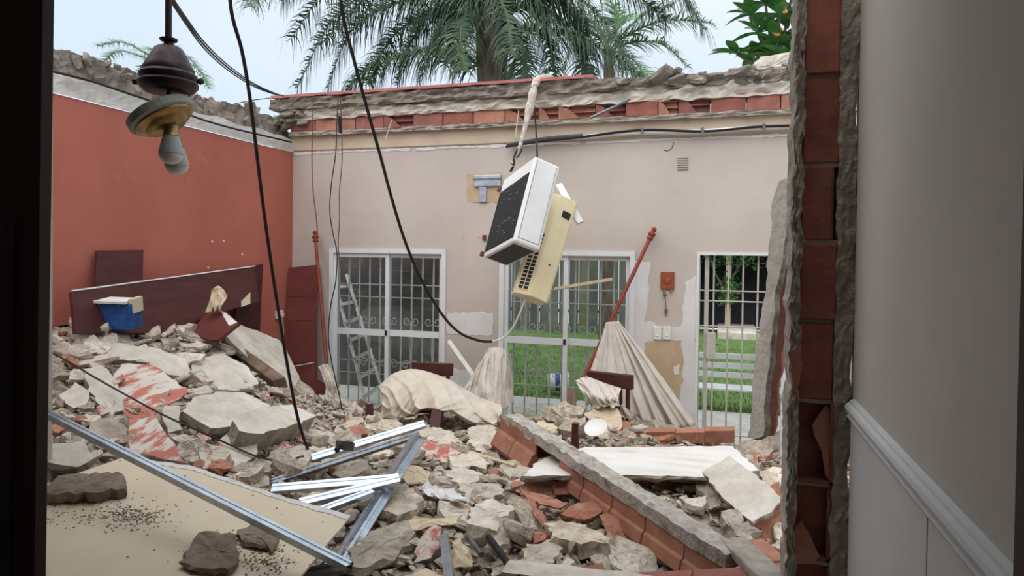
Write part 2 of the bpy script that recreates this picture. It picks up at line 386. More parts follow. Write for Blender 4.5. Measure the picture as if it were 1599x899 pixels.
for i in range(46):
    y = 3.6 + 3.8 * rnd.random(); s = rnd.choice([.04, .05, .06, .08, .1, .15])
    add_mesh('loose_stone', rocks[i % 5], None, (XL-.1+rnd.uniform(-.12, .06), y, 3.62+rnd.uniform(-.10, .08)), (rnd.random()*6, rnd.random()*6, rnd.random()*6), wall_left, (s*1.3, s*1.1, s*.8))
for (u0, v0, u1, v1, mm) in [(84, 137, 128, 150, m_terra), (130, 149, 215, 170, m_primer), (225, 174, 300, 196, m_primer), (310, 199, 372, 213, m_terra), (372, 214, 458, 234, m_primer), (108, 140, 126, 165, m_primer)]:
    slab_px('paint_flake', [(u0, v0), (u1, v1), (u1, v1+4), ((u0+u1)/2, (v0+v1)/2+6), (u0, v0+5)], (V((XL+.004, 0, 0)), V((1, 0, 0))), .004, mm, wall_left, .012, .05, u0)
for u, v in [(331, 377), (349, 376), (378, 397), (325, 418)]:
    MB().lathe(at(u, v, X=XL), (1, 0, 0), [(.014, 0), (.014, .004), (.007, .005), (.006, .002)], 8).build('plug_hole', m_primer, wall_left)
struct('wall_side', MB().box((2.0, 3.2, -.3), (2.2, YB, 3.4)), m_beige, 'beige side wall added to limit side light, hidden behind the broken brick pillar', 'wall')  # never in view; put in to close off light from this side
struct('floor', MB().box((XL, -2.2, -.2), (2.0, YB, 0)), m_floor, 'dusty tiled floor under the rubble', 'floor')
# ------------------------------------------------------------------ the room the camera stands in
mb = MB(); mb.box((XW, -2.2, -.05), (XW+.2, 2.93, 3.62))
wall_right = struct('wall_right', mb, m_greywall, 'grey white plaster wall with wainscot and chair rail', 'wall')
def rail_prof(prof, y0, y1, name, m, parent):
    mb = MB()
    for k in range(len(prof)-1):
        (a, z0), (b, z1) = prof[k], prof[k+1]
        mb.add([(XW-a, y0, z0), (XW-a, y1, z0), (XW-b, y1, z1), (XW-b, y0, z1)], [(0, 1, 2, 3)])
    mb.add([(XW-a_, y1, z_) for a_, z_ in prof] , [list(range(len(prof)))])
    return mb.build(name, m, parent)
rail_prof([(0, 1.395), (.02, 1.395), (.026, 1.405), (.022, 1.415), (.03, 1.425), (.034, 1.44), (.03, 1.452), (.018, 1.458), (.016, 1.466), (0, 1.472)], -2, 2.86, 'chair_rail', m_dado, wall_right)
for y0, y1 in [(-2, -.4), (-.392, .74), (.748, 1.845), (1.853, 2.86)]:
    MB().box((XW-.012, y0, 0), (XW, y1, 1.396)).build('wainscot_panel', m_dado, wall_right, bevel=.003)
# chipped paint flaps near the broken edge
for sd_, ol, mm in [(1, [(1337, 120), (1343, 165), (1342, 190), (1337, 205), (1335, 232), (1352, 236), (1350, 254), (1346, 252), (1353, 262), (1352, 274), (1338, 278), (1334, 330), (1330, 360), (1320, 360), (1320, 120)], m_ochre),
                    (2, [(1364, 216), (1367, 214), (1366, 226), (1363, 227)], m_conc_d), (3, [(1363, 338), (1367, 340), (1366, 385), (1362, 386), (1365, 362)], m_conc_d)]:
    slab_px('paint_chip', ol, (V((XW-.003, 0, 0)), V((-1, 0, 0))), .003, mm, wall_right, .004, .03, sd_)
struct('ceiling', MB().box((-3.6, -2.2, 3.62), (XW+.2, 2.05, 3.8)), m_ceil, 'unseen plaster ceiling added to darken the room the photo is taken from', 'ceiling')  # out of view, added to darken this room; edge cut back for foreground light
struct('ceiling_beam', MB().box((-3.6, 2.40, 3.60), (XW+.2, 2.56, 3.78)), m_ceil, 'ceiling beam that carries the pendant lamp', 'beam')
struct('wall_rear', MB().box((-3.6, -2.4, -.1), (XW+.2, -2.2, 3.7)), m_greywall, 'plain wall of the room behind the viewpoint', 'wall')
struct('wall_near', MB().box((-3.8, -2.2, -.1), (-3.6, 2.9, 3.7)), m_greywall, 'plain side wall of the room behind the dark doorway', 'wall')
# dark door leaf standing open beside the camera
pe = at(79, 449, D=2.3); d1 = at(83, 0, D=2.3); d2 = at(70, 899, D=2.3)
ax = (d1 - d2).normalized(); lft = V((-.80, .0, 0)); lft = (lft - ax*lft.dot(ax)).normalized(); bk = ax.cross(lft).normalized()
if bk.y < 0: bk = -bk
pe = pe + ax * (3.6 - pe.z) / ax.z
leaf = tag(MB().fbox(pe, lft, -ax, bk, (0, 0, -.045), (.85, 3.55, 0)).build('door_1', m_dark, bevel=.004), 'dark brown door leaf standing open at the picture edge', 'door', kind='structure')
MB().fbox(pe, lft, -ax, bk, (.10, 1.5, -.053), (.75, 3.4, -.044)).build('door_panel', m_dark, leaf)
# the edge of another dark frame beside the right wall
pe = at(1592, 449, X=XW-.04)
tag(MB().box((XW-.04, pe.y-.3, 0), (XW, pe.y, 3.6)).build('door_2', m_dark, bevel=.004), 'dark wooden frame edge on the grey white wall', 'door frame', kind='structure')
# ------------------------------------------------------------------ the torn end of the partition wall (brick pillar)
part = empty('wall_partition', (.38, 2.98, 0), 'broken end of a hollow brick partition wall with torn plaster', 'wall', kind='structure')
def ragged_z(name, x0, x1, y0, y1, z0, z1, m, parent, amp=.012, nz_=150, seed=0, fx0=None, fx1=None):
    """rough upright strip: front at y0, ragged left and right edges"""
    mb = MB(); K = 5; rows = []
    for i in range(nz_+1):
        z = z0 + (z1-z0)*i/nz_; row = []
        a = x0 + (fx0(z) if fx0 else 0) + amp*(noise.noise(V((seed, 1, z*9))) + .7*noise.noise(V((seed, 2, z*31))))
        b = x1 + (fx1(z) if fx1 else 0) + amp*(noise.noise(V((seed, 5, z*8))) + .6*noise.noise(V((seed, 6, z*27))))
        row.append(V((a, y1, z)))
        for k in range(K+1):
            t = k/K; row.append(V((a+(b-a)*t, y0 + amp*1.2*(noise.noise(V((seed+a, t*5, z*22))) + .6*noise.noise(V((seed, t*11, z*47)))), z)))
        row.append(V((b, y1, z))); rows.append(row)
    n = len(rows[0]); mb.v = [p for r in rows for p in r]
    for i in range(nz_):
        for k in range(n-1): mb.f.append([i*n+k, i*n+k+1, (i+1)*n+k+1, (i+1)*n+k]); mb.m.append(0)
        mb.f.append([i*n+n-1, i*n, (i+1)*n, (i+1)*n+n-1]); mb.m.append(0)
    return mb.build(name, m, parent)
zj = [at(1275, v, Y=2.9).z for v in (-140, -8, 118, 257, 378, 502, 627, 757, 880, 1010)]
def xat(u, v, Y=2.9): return at(u, v, Y=Y).x
lean = lambda z: -.012*(3.0-z)/1.5*0
ragged_z('mortar_edge', .268, .305, 2.885, 3.12, .0, 3.62, m_concrete, part, .014, seed=2)['label'] = 'rough grey mortar edge'
ragged_z('plaster_edge', .432, .497, 2.90, 3.12, .0, 3.62, m_concrete, part, .009, seed=6, fx1=lambda z: .008*noise.noise(V((3, z*4, 0))))['label'] = 'brown grey plaster edge'
MB().box((.29, 3.02, 0), (.49, 3.12, 3.62)).build('core', m_conc_d, part)
for i in range(len(zj)-1):
    z1, z0 = zj[i]-.006, zj[i+1]+.006
    xa, xb = .298, .435 + (-.012, .0, .008, -.014, .006, 0, 0, -.004, .0)[i]
    yf = 2.902 + (0, -.004, .004, .008, -.002, .004, -.008, .01, .012)[i]
    hollow = i in (6, 7, 8)
    mb = MB(); t = .011
    if not hollow:
        mb.box((xa, yf+.006, z0), (xb, 3.03, z1))
        k = 1                                    # shallow drag ribs of the clay face
        for j in range(k):
            a = xa + (xb-xa)*(j+.06)/k; b = xa + (xb-xa)*(j+.94)/k
            mb.box((a, yf, z0+.004), (b, yf+.01, z1-.004))
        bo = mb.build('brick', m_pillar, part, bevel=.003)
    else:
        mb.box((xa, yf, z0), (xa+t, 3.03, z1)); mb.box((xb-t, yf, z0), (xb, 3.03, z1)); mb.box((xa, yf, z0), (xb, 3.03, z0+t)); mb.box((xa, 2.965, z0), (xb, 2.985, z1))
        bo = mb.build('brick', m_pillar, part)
        # broken shell pieces still standing in the cavity
        pl = (V((.365, yf+.006, (z0+z1)/2)), V((.15, -1, .1)).normalized())
        if i == 6: slab_px('broken_shell', [(1291, 632), (1296, 640), (1297, 750), (1289, 742), (1284, 705), (1272, 680), (1268, 665)], pl, .01, m_terra, bo, .002, .02, 3)
        if i == 7: slab_px('broken_shell', [(1242, 822), (1252, 812), (1262, 830), (1280, 868), (1268, 880), (1240, 880)], pl, .01, m_terra, bo, .002, .02, 4)
for i, v in enumerate((118, 257, 378, 502, 627, 757, 880)):
    z = at(1275, v, Y=2.9).z
    MB().box((.298, 2.914, z-.009), (.44, 3.02, z+.009)).build('mortar_joint', m_concrete, part)
# torn brick flaps left of the pillar and the plaster sheet still hanging behind it
slab_px('broken_shell', [(1229, 549), (1248, 543), (1251, 570), (1248, 600), (1240, 612), (1236, 570)], (V((0, 2.86, 0)), V((-.3, -1, 0)).normalized()), .012, m_terra_d, part, .003, .03, 8)
po = [(1216, 284), (1238, 277), (1243, 300), (1240, 335), (1228, 372), (1218, 420), (1210, 470), (1206, 520), (1200, 570), (1196, 620), (1192, 682), (1168, 682), (1172, 640), (1175, 600), (1180, 545), (1190, 480), (1197, 440), (1199, 400), (1203, 360), (1205, 320)]
pl = (at(1195, 480, Y=3.45), V((-.85, -.5, .12)).normalized())
slab_px('hanging_plaster', po, pl, .03, [m_plaster, m_conc_d], part, .01, .04, 5)['label'] = 'pale plaster sheet hanging behind the pillar'
po2 = [(1243, 300), (1246, 345), (1240, 420), (1226, 520), (1216, 600), (1208, 682), (1192, 682), (1196, 620), (1200, 570), (1206, 520), (1210, 470), (1218, 420), (1228, 372), (1240, 335)]
slab_px('brick_backing', po2, (at(1215, 480, Y=3.52), V((-.3, -1, .02)).normalized()), .05, m_terra_d, part, .008, .05, 6)
slab_px('wood_lath', [(1238, 186), (1247, 184), (1240, 262), (1229, 280), (1232, 230)], (V((0, 3.3, 0)), V((0, -1, 0))), .03, m_woodraw, part, .003, .06, 7)

# ------------------------------------------------------------------ windows
def window(name, x0, x1, label):
    t = empty(name, ((x0+x1)/2, YB, 0), label, 'window', kind='structure'); fw = .055; yf = YB-.018
    MB().ring(x0, x1, .0, ZT, yf, YB+.1, fw, fw, fw, .05).build('frame', m_white, t)
    mid = (x0+x1)/2
    for s, (a, b, y) in enumerate([(x0+fw, mid+.03, YB+.01), (mid-.03, x1-fw, YB+.045)]):
        m2 = MB(); sw = .05; z0, z1 = .05, ZT-fw
        m2.ring(a, b, z0, z1, y, y+.03, sw, sw, sw, .09); m2.box((a+sw, y-.004, 1.0), (b-sw, y+.034, 1.075))
        sash = m2.build('sash', m_white, t)
        MB().box((a+sw, y+.012, z0+.09), (b-sw, y+.017, 1.0)).build('pane', g_win, sash)
        MB().box((a+sw, y+.012, 1.075), (b-sw, y+.017, z1-sw)).build('pane', g_win, sash)
    MB().box((mid-.012, YB-.004, 1.01), (mid+.012, YB+.012, 1.07)).build('latch', m_black, t)
    return t
window('window_1', *WIN[0], 'white aluminium sliding window with a ladder standing behind it')
window('window_2', *WIN[1], 'white aluminium sliding window behind the hanging air conditioner')
# door frame with its white lining
t = empty('door_3', ((DOOR[0]+DOOR[1])/2, YB, 0), 'white metal framed doorway leading to the lawn', 'doorway', kind='structure')
MB().ring(DOOR[0], DOOR[1], -.02, ZT, YB-.012, YB+.14, .03, .03, .03, .02).build('frame', m_white, t)
a, b = at(1224, 400, Y=6.5), at(1237, 400, Y=6.5)
t = empty('door_4', ((a.x+b.x)/2, 6.5, 0), 'edge of an open white aluminium door leaf behind the brick pillar', 'door', kind='structure')
MB().box((a.x, 6.5, .0), (b.x, 6.54, 2.05)).build('stile', m_white, t, bevel=.004); MB().box((b.x, 6.5, 1.95), (b.x+.5, 6.54, 2.05)).build('top_rail', m_white, t); MB().box((b.x, 6.5, .0), (b.x+.5, 6.54, .12)).build('bottom_rail', m_white, t)
MB().box((b.x, 6.515, .12), (b.x+.5, 6.52, 1.95)).build('pane', g_win, t); MB().box((b.x+.5, 6.5, 0), (b.x+.56, 6.54, 2.05)).build('stile', m_white, t)
# ------------------------------------------------------------------ security grilles
def spiral(c, r, turns, start, sgn, n=16):
    return [V((c.x + sgn*r*(1-.72*k/n)*math.cos(start + turns*2*math.pi*k/n), c.y, c.z + r*(1-.72*k/n)*math.sin(start + turns*2*math.pi*k/n))) for k in range(n+1)]
bar_me = None
def grille(x0, x1, y, z0, z1, label, scrolls=True, hz=(.48, .64, 1.46, 1.62), sp=.145, m=m_white2):
    t = empty('window_grille' if scrolls else 'door_grille', ((x0+x1)/2, y, z0), label, 'grille')
    n = int(round((x1-x0)/sp)); bar = None
    for i in range(n+1):
        x = x0 + (x1-x0)*i/n
        if bar is None: bar = MB().tube([V((x, y, z0)), V((x, y, z1))], .0105, 6).build('upright_bar', m, t)
        else: dup(bar, t, bar.location).location.x += x - x0
    cb = None
    for z in hz:
        if z0 < z < z1:
            if cb is None: cb = MB().tube([V((x0, y-.012, z)), V((x1, y-.012, z))], .008, 6).build('cross_bar', m, t); zz = z
            else: dup(cb, t, cb.location).location.z += z - zz
    if scrolls:
        sm = None; w_ = (x1-x0)/n
        for i in range(1, n, 2):
            for sg in (-1, 1):
                x = x0 + w_*i
                if sm is None:
                    ca = V((x+.055, y-.015, 1.17)); cbm = V((x+.065, y-.015, .62)); 
                    up = spiral(ca, .058, 1.2, math.pi, 1); dn = spiral(cbm, .062, -1.2, math.pi, 1)
                    pts = up[::-1] + [V((x+.02, y-.015, .9))] + dn
                    sm = MB().tube(pts, .006, 5).build('scroll', m, t); sx = x
                    # centre the scroll on its bar so that it can be mirrored
                    for vv in sm.data.vertices: vv.co.x -= x - wloc(t).x
                    sm.location.x = x - wloc(t).x
                else:
                    c = dup(sm, t, sm.location); c.location.x = x - wloc(t).x; c.scale.x = sg
    return t
grille(-4.72, -3.10, YB+.26, .0, 2.1, 'white scrolled security bars outside the window with the ladder')
grille(-2.50, -.86, YB+.26, .0, 2.1, 'white scrolled security bars outside the window beside the curtain')
grille(-.21, .68, YB+.10, .02, 2.05, 'grey white barred gate filling the doorway', False, (.12, 1.28, 1.55, 1.66), .148, m_gate)
gt = bpy.data.objects['door_grille']
a, b = at(1101, 400, Y=YB+.08), at(1112, 400, Y=YB+.08)
MB().box((a.x, YB+.07, .02), (a.x+.045, YB+.095, 2.05)).build('gate_stile', m_gate, gt, bevel=.003)
a, b = at(1103, 519, Y=YB+.05), at(1117, 560, Y=YB+.05)
lk = MB().box((a.x, YB+.03, b.z), (b.x, YB+.07, a.z)).build('lock_box', m_gate, gt, bevel=.004)
MB().tube([V((b.x, YB+.045, (a.z+b.z)/2+.02)), V((b.x+.1, YB+.045, (a.z+b.z)/2+.015))], .008, 6).build('bolt', m_metal_d, lk)
# ------------------------------------------------------------------ garden
struct('ground_patio', MB().box((-9, YB+.2, -.3), (8, YB+1.9, -.02)), m_patio, 'pale concrete patio strip outside the windows', 'patio')
lawn = tag(MB().box((-16, YB+1.9, -.35), (14, YB+13, -.04)).build('lawn', m_grass), 'green lawn behind the house', 'lawn', kind='stuff')
# grass blades near the patio edge
rnd = random.Random(8); mb = MB()
for i in range(9000):
    x = rnd.uniform(-6.5, 3.0); y = YB + 1.85 + 7*rnd.random()**1.5; h = rnd.uniform(.03, .09); a = rnd.random()*6.28; dx, dy = math.cos(a)*.008, math.sin(a)*.008; lx, ly = rnd.uniform(-.03, .03), rnd.uniform(-.03, .03)
    mb.add([(x-dx, y-dy, -.05), (x+dx, y+dy, -.05), (x+lx, y+ly, h-.04)], [(0, 1, 2)])
tag(mb.build('grass', m_grass), 'short grass blades of the lawn', 'grass', kind='stuff')
fence = empty('garden_fence', (-4, YB+10.5, -.05), 'mossy grey board fence at the far end of the lawn', 'fence')
rnd = random.Random(5); bm0 = None
for i in range(56):
    x = -12 + i*.27
    if x > -1.15: break
    if bm0 is None: bm0 = MB().box((x, YB+10.5, -.1), (x+.25, YB+10.54, 2.7)).build('fence_board', m_fence, fence, bevel=.006); x0_ = x
    else:
        c = dup(bm0, fence, bm0.location); c.location = V(bm0.location) + V((x-x0_, rnd.uniform(-.02, .02), rnd.uniform(-.04, .04)))
for z in (.5, 2.1): MB().box((-12, YB+10.57, z), (-1.1, YB+10.63, z+.08)).build('fence_rail', m_woodold, fence)
tag(MB().box((-8, YB+1.75, -.1), (-3.62, YB+1.9, 2.9)).build('garden_wall', m_darkwall), 'stained dark grey boundary wall behind the ladder', 'wall', kind='structure')
t = empty('garden_shed', (1.5, YB+12.5, -.05), 'open dark shed seen through the barred doorway', 'shed')
MB().box((-1.2, YB+14, -.1), (5, YB+14.1, 2.9)).build('back_panel', m_black_in, t)
MB().box((-1.3, YB+12, -.1), (-1.2, YB+14.1, 2.9)).build('side_panel', m_black_in, t)
MB().box((5, YB+12, -.1), (5.1, YB+14.1, 2.9)).build('side_panel', m_black_in, t)
MB().box((-1.4, YB+11.6, 2.6), (5.2, YB+14.2, 2.7)).build('roof', m_black_in, t)
MB().box((-1.3, YB+12, 2.1), (5.1, YB+12.1, 2.6)).build('fascia', m_woodold, t)
for x in (.15, 2.6): MB().box((x, YB+12, -.1), (x+.14, YB+12.12, 2.15)).build('post', m_woodraw, t)
# bench
pb = at(1125, 650, Y=YB+2.0)
t = empty('garden_bench', (.1, YB+2.0, 0), 'white slatted garden bench on the grass behind the barred doorway', 'bench')
for k in range(3): MB().box((-.6, YB+2.3, .36+.13*k), (1.0, YB+2.33, .44+.13*k)).build('back_slat', m_white, t, bevel=.006)
for k in range(3): MB().box((-.6, YB+1.88+.13*k, .26), (1.0, YB+1.98+.13*k, .29)).build('seat_slat', m_white, t, bevel=.006)
for x in (-.5, .9):
    MB().box((x, YB+1.9, -.04), (x+.05, YB+1.95, .27)).build('leg', m_white, t); MB().box((x, YB+2.27, -.04), (x+.05, YB+2.32, .76)).build('leg', m_white, t)
# small tree and planter
pt = at(1135, 520, Z=-.04)
t = empty('garden_tree', pt, 'small crooked tree with green leaves behind the barred doorway', 'tree')
trunk = [pt, pt + V((.05, 0, .5)), pt + V((-.1, 0, 1.1)), pt + V((.05, 0, 1.6)), pt + V((.1, 0, 2.3))]
mb = MB().tube(spline(trunk, 4), .06, 7, r1=.035); mb.tube(spline([pt + V((.03, 0, 1.4)), pt + V((.3, .1, 1.9)), pt + V((.4, 0, 2.4))], 4), .035, 6, r1=.02); mb.tube(spline([pt + V((-.1, 0, 1.2)), pt + V((-.4, .1, 1.8)), pt + V((-.5, 0, 2.3))], 4), .035, 6, r1=.02)
mb.build('trunk', m_bark, t, smooth=True)
rnd = random.Random(2); mb = MB()
for i in range(900):
    c = pt + V((rnd.gauss(0, .55), rnd.gauss(0, .4), rnd.choice([2.15, 2.2, 2.0, 1.3, 1.0]) + rnd.gauss(0, .16)))
    if c.z - pt.z < 1.7: c.x = pt.x + rnd.gauss(.02, .12)
    a = V((rnd.gauss(0, 1), rnd.gauss(0, 1), rnd.gauss(0, .6))).normalized(); b = a.cross(V((rnd.random(), rnd.random(), 1))).normalized(); L = rnd.uniform(.05, .1)
    mb.add([c - a*L, c + b*L*.4, c + a*L, c - b*L*.4], [(0, 1, 2, 3)])
mb.build('foliage', m_plum, t)
p0 = at(1150, 520, Z=-.04)
tag(MB().box((p0.x-.5, p0.y-1.6, -.05), (p0.x+.5, p0.y+.8, .14)).build('planter_slab', m_plaster, bevel=.02), 'pale stone slab on the lawn by the small tree', 'slab')
# stepladder
t = empty('step_ladder', at(545, 620, Y=YB+.75), 'white aluminium ladder leaning outside the window', 'ladder')
yl = YB+.6; A, B = at(520, 428, Y=yl+.5), at(574, 640, Y=yl); A2, B2 = at(541, 428, Y=yl+.5), at(600, 620, Y=yl+.1)
for a, b in ((A, B), (A2, B2)): MB().tube([a, b], .024, 4).build('rail', m_white2, t)
for k in range(7):
    s = .1 + k*.135; p, q = A.lerp(B, s), A2.lerp(B2, s*1.0)
    MB().fbox(p, (q-p), V((0, 1, 0)), V((0, 0, 1)), (0, -.06, -.022), (1, .06, .022)).build('tread', m_white2, t)
# bucket lying on the lawn
pb = at(872, 604, Z=.08)
t = empty('paint_bucket', pb, 'white and blue paint bucket lying on the lawn', 'bucket')
MB().lathe(pb + V((-.16, 0, .06)), (1, .3, .05), [(.115, 0), (.125, .02), (.14, .28), (.15, .285), (.15, .305), (.13, .305), (.12, .03), (.0, .03)], 20).build('body', m_acwhite, t, smooth=True)
MB().lathe(pb + V((-.06, .03, .065)), (1, .3, .05), [(.124, 0), (.131, .0), (.136, .12), (.129, .12)], 20).build('printed_band', m_blue, t)
# ------------------------------------------------------------------ torn roof edge on top of the back wall
rf = empty('ceiling_remnant', (-2.2, YB, 3.50), 'torn roof edge of hollow bricks and concrete above the beige wall', 'roof edge', kind='structure')
rnd = random.Random(11); x = XL+.02; i = 0
while x < 1.9:
    L = rnd.uniform(.30, .36) if x > -1.5 else rnd.uniform(.33, .42)
    if rnd.random() < .2: L *= .6
    y = YB - .10 + rnd.uniform(-.012, .02); hgt = .148 + (.035 if x > -.6 else 0)
    brk = rnd.random() < .3; mb = MB(); z0 = 3.525
    if brk:   # face broken away: cells open to the front
        for zz in (z0, z0+hgt*.5-.006, z0+hgt-.012): mb.box((x, y+.01, zz), (x+L-.01, y+.2, zz+.012))
        mb.box((x, y+.06, z0), (x+L-.01, y+.2, z0+hgt))
        mb.add([(x, y, z0), (x+L*.6, y, z0), (x+L*.25, y, z0+hgt*.8), (x, y, z0+hgt), (x, y+.012, z0), (x+L*.6, y+.012, z0), (x+L*.25, y+.012, z0+hgt*.8), (x, y+.012, z0+hgt)], [(0,1,2,3), (7,6,5,4), (0,4,5,1), (1,5,6,2), (2,6,7,3), (3,7,4,0)])
    else: mb.box((x, y, z0), (x+L-.012, y+.2, z0+hgt))
    mb.build('brick', rnd.choice([m_terra, m_terra_d, m_terra_d, m_pillar]), rf, bevel=.003); x += L; i += 1
def ragged_x(name, x0, x1, yf, yb, zl, zh, m, parent, amp=.02, nx=150, seed=0, fz=None, fy=None):
    mb = MB(); K = 5; rows = []
    for i in range(nx+1):
        x = x0 + (x1-x0)*i/nx; row = []
        a = zl + amp*.7*noise.noise(V((x*7, seed, 0))); b = zh + (fz(x) if fz else 0) + amp*.8*noise.noise(V((x*6, seed, 4)))
        y0 = yf + (fy(x) if fy else 0)
        row.append(V((x, yb, a)))
        for k in range(K+1):
            t = k/K; row.append(V((x, y0 + amp*1.6*(noise.noise(V((x*5, seed, t*2.5))) + .5*noise.noise(V((x*17, seed, t*6)))), a+(b-a)*t)))
        for k in range(1, 4): row.append(V((x, y0 + (yb-y0)*k/3, b + amp*.8*noise.noise(V((x*8, seed+2, k*1.3))))))
        rows.append(row)
    n = len(rows[0]); mb.v = [p for r in rows for p in r]
    for i in range(nx):
        for k in range(n): mb.f.append([i*n+k, i*n+(k+1) % n, (i+1)*n+(k+1) % n, (i+1)*n+k]); mb.m.append(0)
    mb.f.append(list(range(n))); mb.m.append(0); mb.f.append(list(range((nx)*n, (nx+1)*n))[::-1]); mb.m.append(0)
    return mb.build(name, m, parent)
ragged_x('mortar_bed', XL, 2.0, YB-.105, YB+.15, 3.475, 3.53, m_concrete, rf, .014, seed=1)
ragged_x('concrete_layer', XL-.12, 2.0, YB-.12, YB+.15, 3.672, 3.815, m_plaster, rf, .034, seed=3, fz=lambda x: .05 if x > -.6 else 0)
ragged_x('screed_layer', XL-.22, 2.0, YB-.17, YB+.2, 3.80, 3.94, m_conc_d, rf, .03, seed=5, fz=lambda x: -.01 if x > -1 else 0, fy=lambda x: .03 if x > -1 else 0)
mb = MB(); n = 60; xe = -1.35
for i in range(n+1):
    x = XL-.2 + (xe-XL+.2)*i/n; j = .02*noise.noise(V((x*5, 3, 1)))
    mb.v += [V((x, YB-.19+j, 3.948+j*.9)), V((x, YB-.19+j, 3.98+j*.3)), V((x, YB+.6, 4.03)), V((x, YB+.6, 3.98))]
for i in range(n):
    for k in range(4): mb.f.append([4*i+k, 4*i+(k+1) % 4, 4*i+4+(k+1) % 4, 4*i+4+k]); mb.m.append(0)
mb.f += [[0, 1, 2, 3], [4*n+3, 4*n+2, 4*n+1, 4*n]]; mb.m += [0, 0]
mb.build('roof_membrane', m_membrane, rf)['label'] = 'salmon red roof membrane'
rnd = random.Random(12)
for i in range(42):   # loose lumps along the right-hand rim and the left corner
    if i < 34: p = V((rnd.uniform(-1.5, 1.2), YB-.12+rnd.uniform(-.06, .1), 3.89 + rnd.uniform(-.06, .07)))
    else: p = V((XL + rnd.uniform(-.25, .25), YB-.1+rnd.uniform(-.1, .08), 3.66 + rnd.uniform(-.1, .14)))
    s = rnd.uniform(.08, .2); add_mesh('loose_stone', rocks[i % 5], None, p, (rnd.random()*.5, rnd.random()*.5, rnd.random()*6), rf, (s*1.6, s*1.1, s*.6))
pl = (V((0, YB-.24, 0)), V((0, -1, .3)).normalized())
slab_px('torn_concrete', [(1128, 115), (1165, 104), (1200, 86), (1250, 78), (1250, 108), (1225, 120), (1212, 136), (1190, 128), (1165, 124)], pl, .07, m_plaster, rf, .03, .06, 9, jit=.02)
for i, (u0, u1, v0, v1) in enumerate([(560, 640, 172, 182), (680, 740, 168, 178)]): pass
# conduit, cables and rod stuck in the roof edge
yc = YB - .07
def cable(name, pts, r, m, label, cat='cable', n=5, k=8, group=None):
    return tag(MB().tube(spline(pts, k), r, n).build(name, m, smooth=True), label, cat, group)
t = empty('wall_conduit', at(1010, 215, Y=YB), 'white and black conduit running along the cove band', 'conduit')
MB().tube(spline([at(u, v, Y=yc) for u, v in [(912, 214), (960, 209), (1010, 206.5), (1080, 206), (1160, 201), (1236, 198)]], 5), .026, 8).build('white_pipe', m_white, t, smooth=True)
MB().tube(spline([at(u, v, Y=yc-.03) for u, v in [(790, 229), (850, 220), (900, 215), (1000, 203), (1100, 205), (1180, 198), (1236, 196)]], 6), .013, 6).build('black_cable', m_wire, t, smooth=True)
MB().tube(spline([at(u, v, Y=yc-.01) for u, v in [(792, 226), (850, 216.5), (910, 211)]], 6), .02, 6).build('grey_pipe', m_metal_d, t, smooth=True)
for u, v in [(1003, 205), (1097, 204), (1193, 198)]: MB().tube([at(u, v-5, Y=yc-.03), at(u, v+4, Y=yc-.03)], .018, 6).build('clip', m_metal_d, t)
tag(MB().tube([at(922, 184, Y=YB-.32), at(990, 153, Y=YB-.08)], .016, 6).build('iron_rod', m_metal_d), 'dark iron rod sticking out of the torn roof edge', 'rod')
cable('dangling_wire', [at(u, v, Y=YB-.002) for u, v in [(1052, 222), (1049, 231), (1043, 235), (1036, 234)]], .004, m_wire, 'short curl of wire above the wall vent', 'wire')
for i, (u, v, du, dv) in enumerate([(612, 187, -10, 30), (810, 172, -5, 42)]):
    cable('dangling_wire', [at(u, v, Y=YB-.16), at(u+du*.5, v+dv*.5, Y=YB-.15), at(u+du, v+dv, Y=YB-.15)], .006, m_wirewhite, ['thin pale wire hanging from the middle of the roof edge bricks', 'thin pale wire hanging beside the wrapped pipes'][i], 'wire')
# ------------------------------------------------------------------ the heap of rubble: height of its surface
CP = [(-5.3,2,1.25),(-5.2,3,1.3),(-5.2,4,1.42),(-5.2,5,1.42),(-5.2,5.5,1.33),(-5.2,6.1,.95),(-5.2,6.8,.42),(-5.2,7.5,.25),
 (-4.5,2,.95),(-4.5,3,1.02),(-4.5,4,1.16),(-4.5,5,1.12),(-4.5,5.9,.78),(-4.5,6.8,.25),(-4.5,7.4,.15),
 (-3.8,2.2,.75),(-3.8,3,.8),(-3.8,4,.84),(-3.8,5,.74),(-3.8,6,.45),(-3.8,7,.15),
 (-3,2,.55),(-3,3,.52),(-3,4,.52),(-3,5,.46),(-3,5.8,.36),(-3,6.6,.22),(-3,7.4,.08),
 (-2,2,.4),(-2,2.8,.38),(-2,3.6,.38),(-2,4.5,.38),(-2,5.5,.40),(-2,6.4,.36),(-2,7.4,.06),
 (-1,2,.3),(-1,2.8,.33),(-1,3.6,.38),(-1,4.5,.4),(-1,5.5,.42),(-1,6.3,.50),(-1.5,6.1,.52),(-.5,6.1,.44),(-1,7.3,.06),
 (0,2,.25),(0,2.8,.3),(0,3.6,.36),(0,4.5,.42),(0,5.5,.40),(0,6.4,.26),(0,7.3,.03),
 (1,2.8,.3),(1,4,.45),(1,5,.45),(1,6.4,.25),(1,7.3,.03),(2,4,.4),(2,6,.3)]
CPA = np.array(CP)
GX0, GY0, GS, GNX, GNY = -5.35, 1.8, .05, 150, 116
gx, gy = np.meshgrid(GX0 + GS*np.arange(GNX), GY0 + GS*np.arange(GNY), indexing='ij')
d2 = (gx[..., None]-CPA[:, 0])**2 + (gy[..., None]-CPA[:, 1])**2
ww = np.exp(-d2/(2*.42**2)) + 1e-6/(d2+.05); HG = (ww*CPA[:, 2]).sum(-1)/ww.sum(-1)
HN = np.array([[.05*noise.noise(V((x*1.8, y*1.8, 0))) + .035*noise.noise(V((x*4.6, y*4.6, 3))) for y in gy[0]] for x in gx[:, 0]])
HG = HG + HN*np.clip(HG*4, .2, 1)
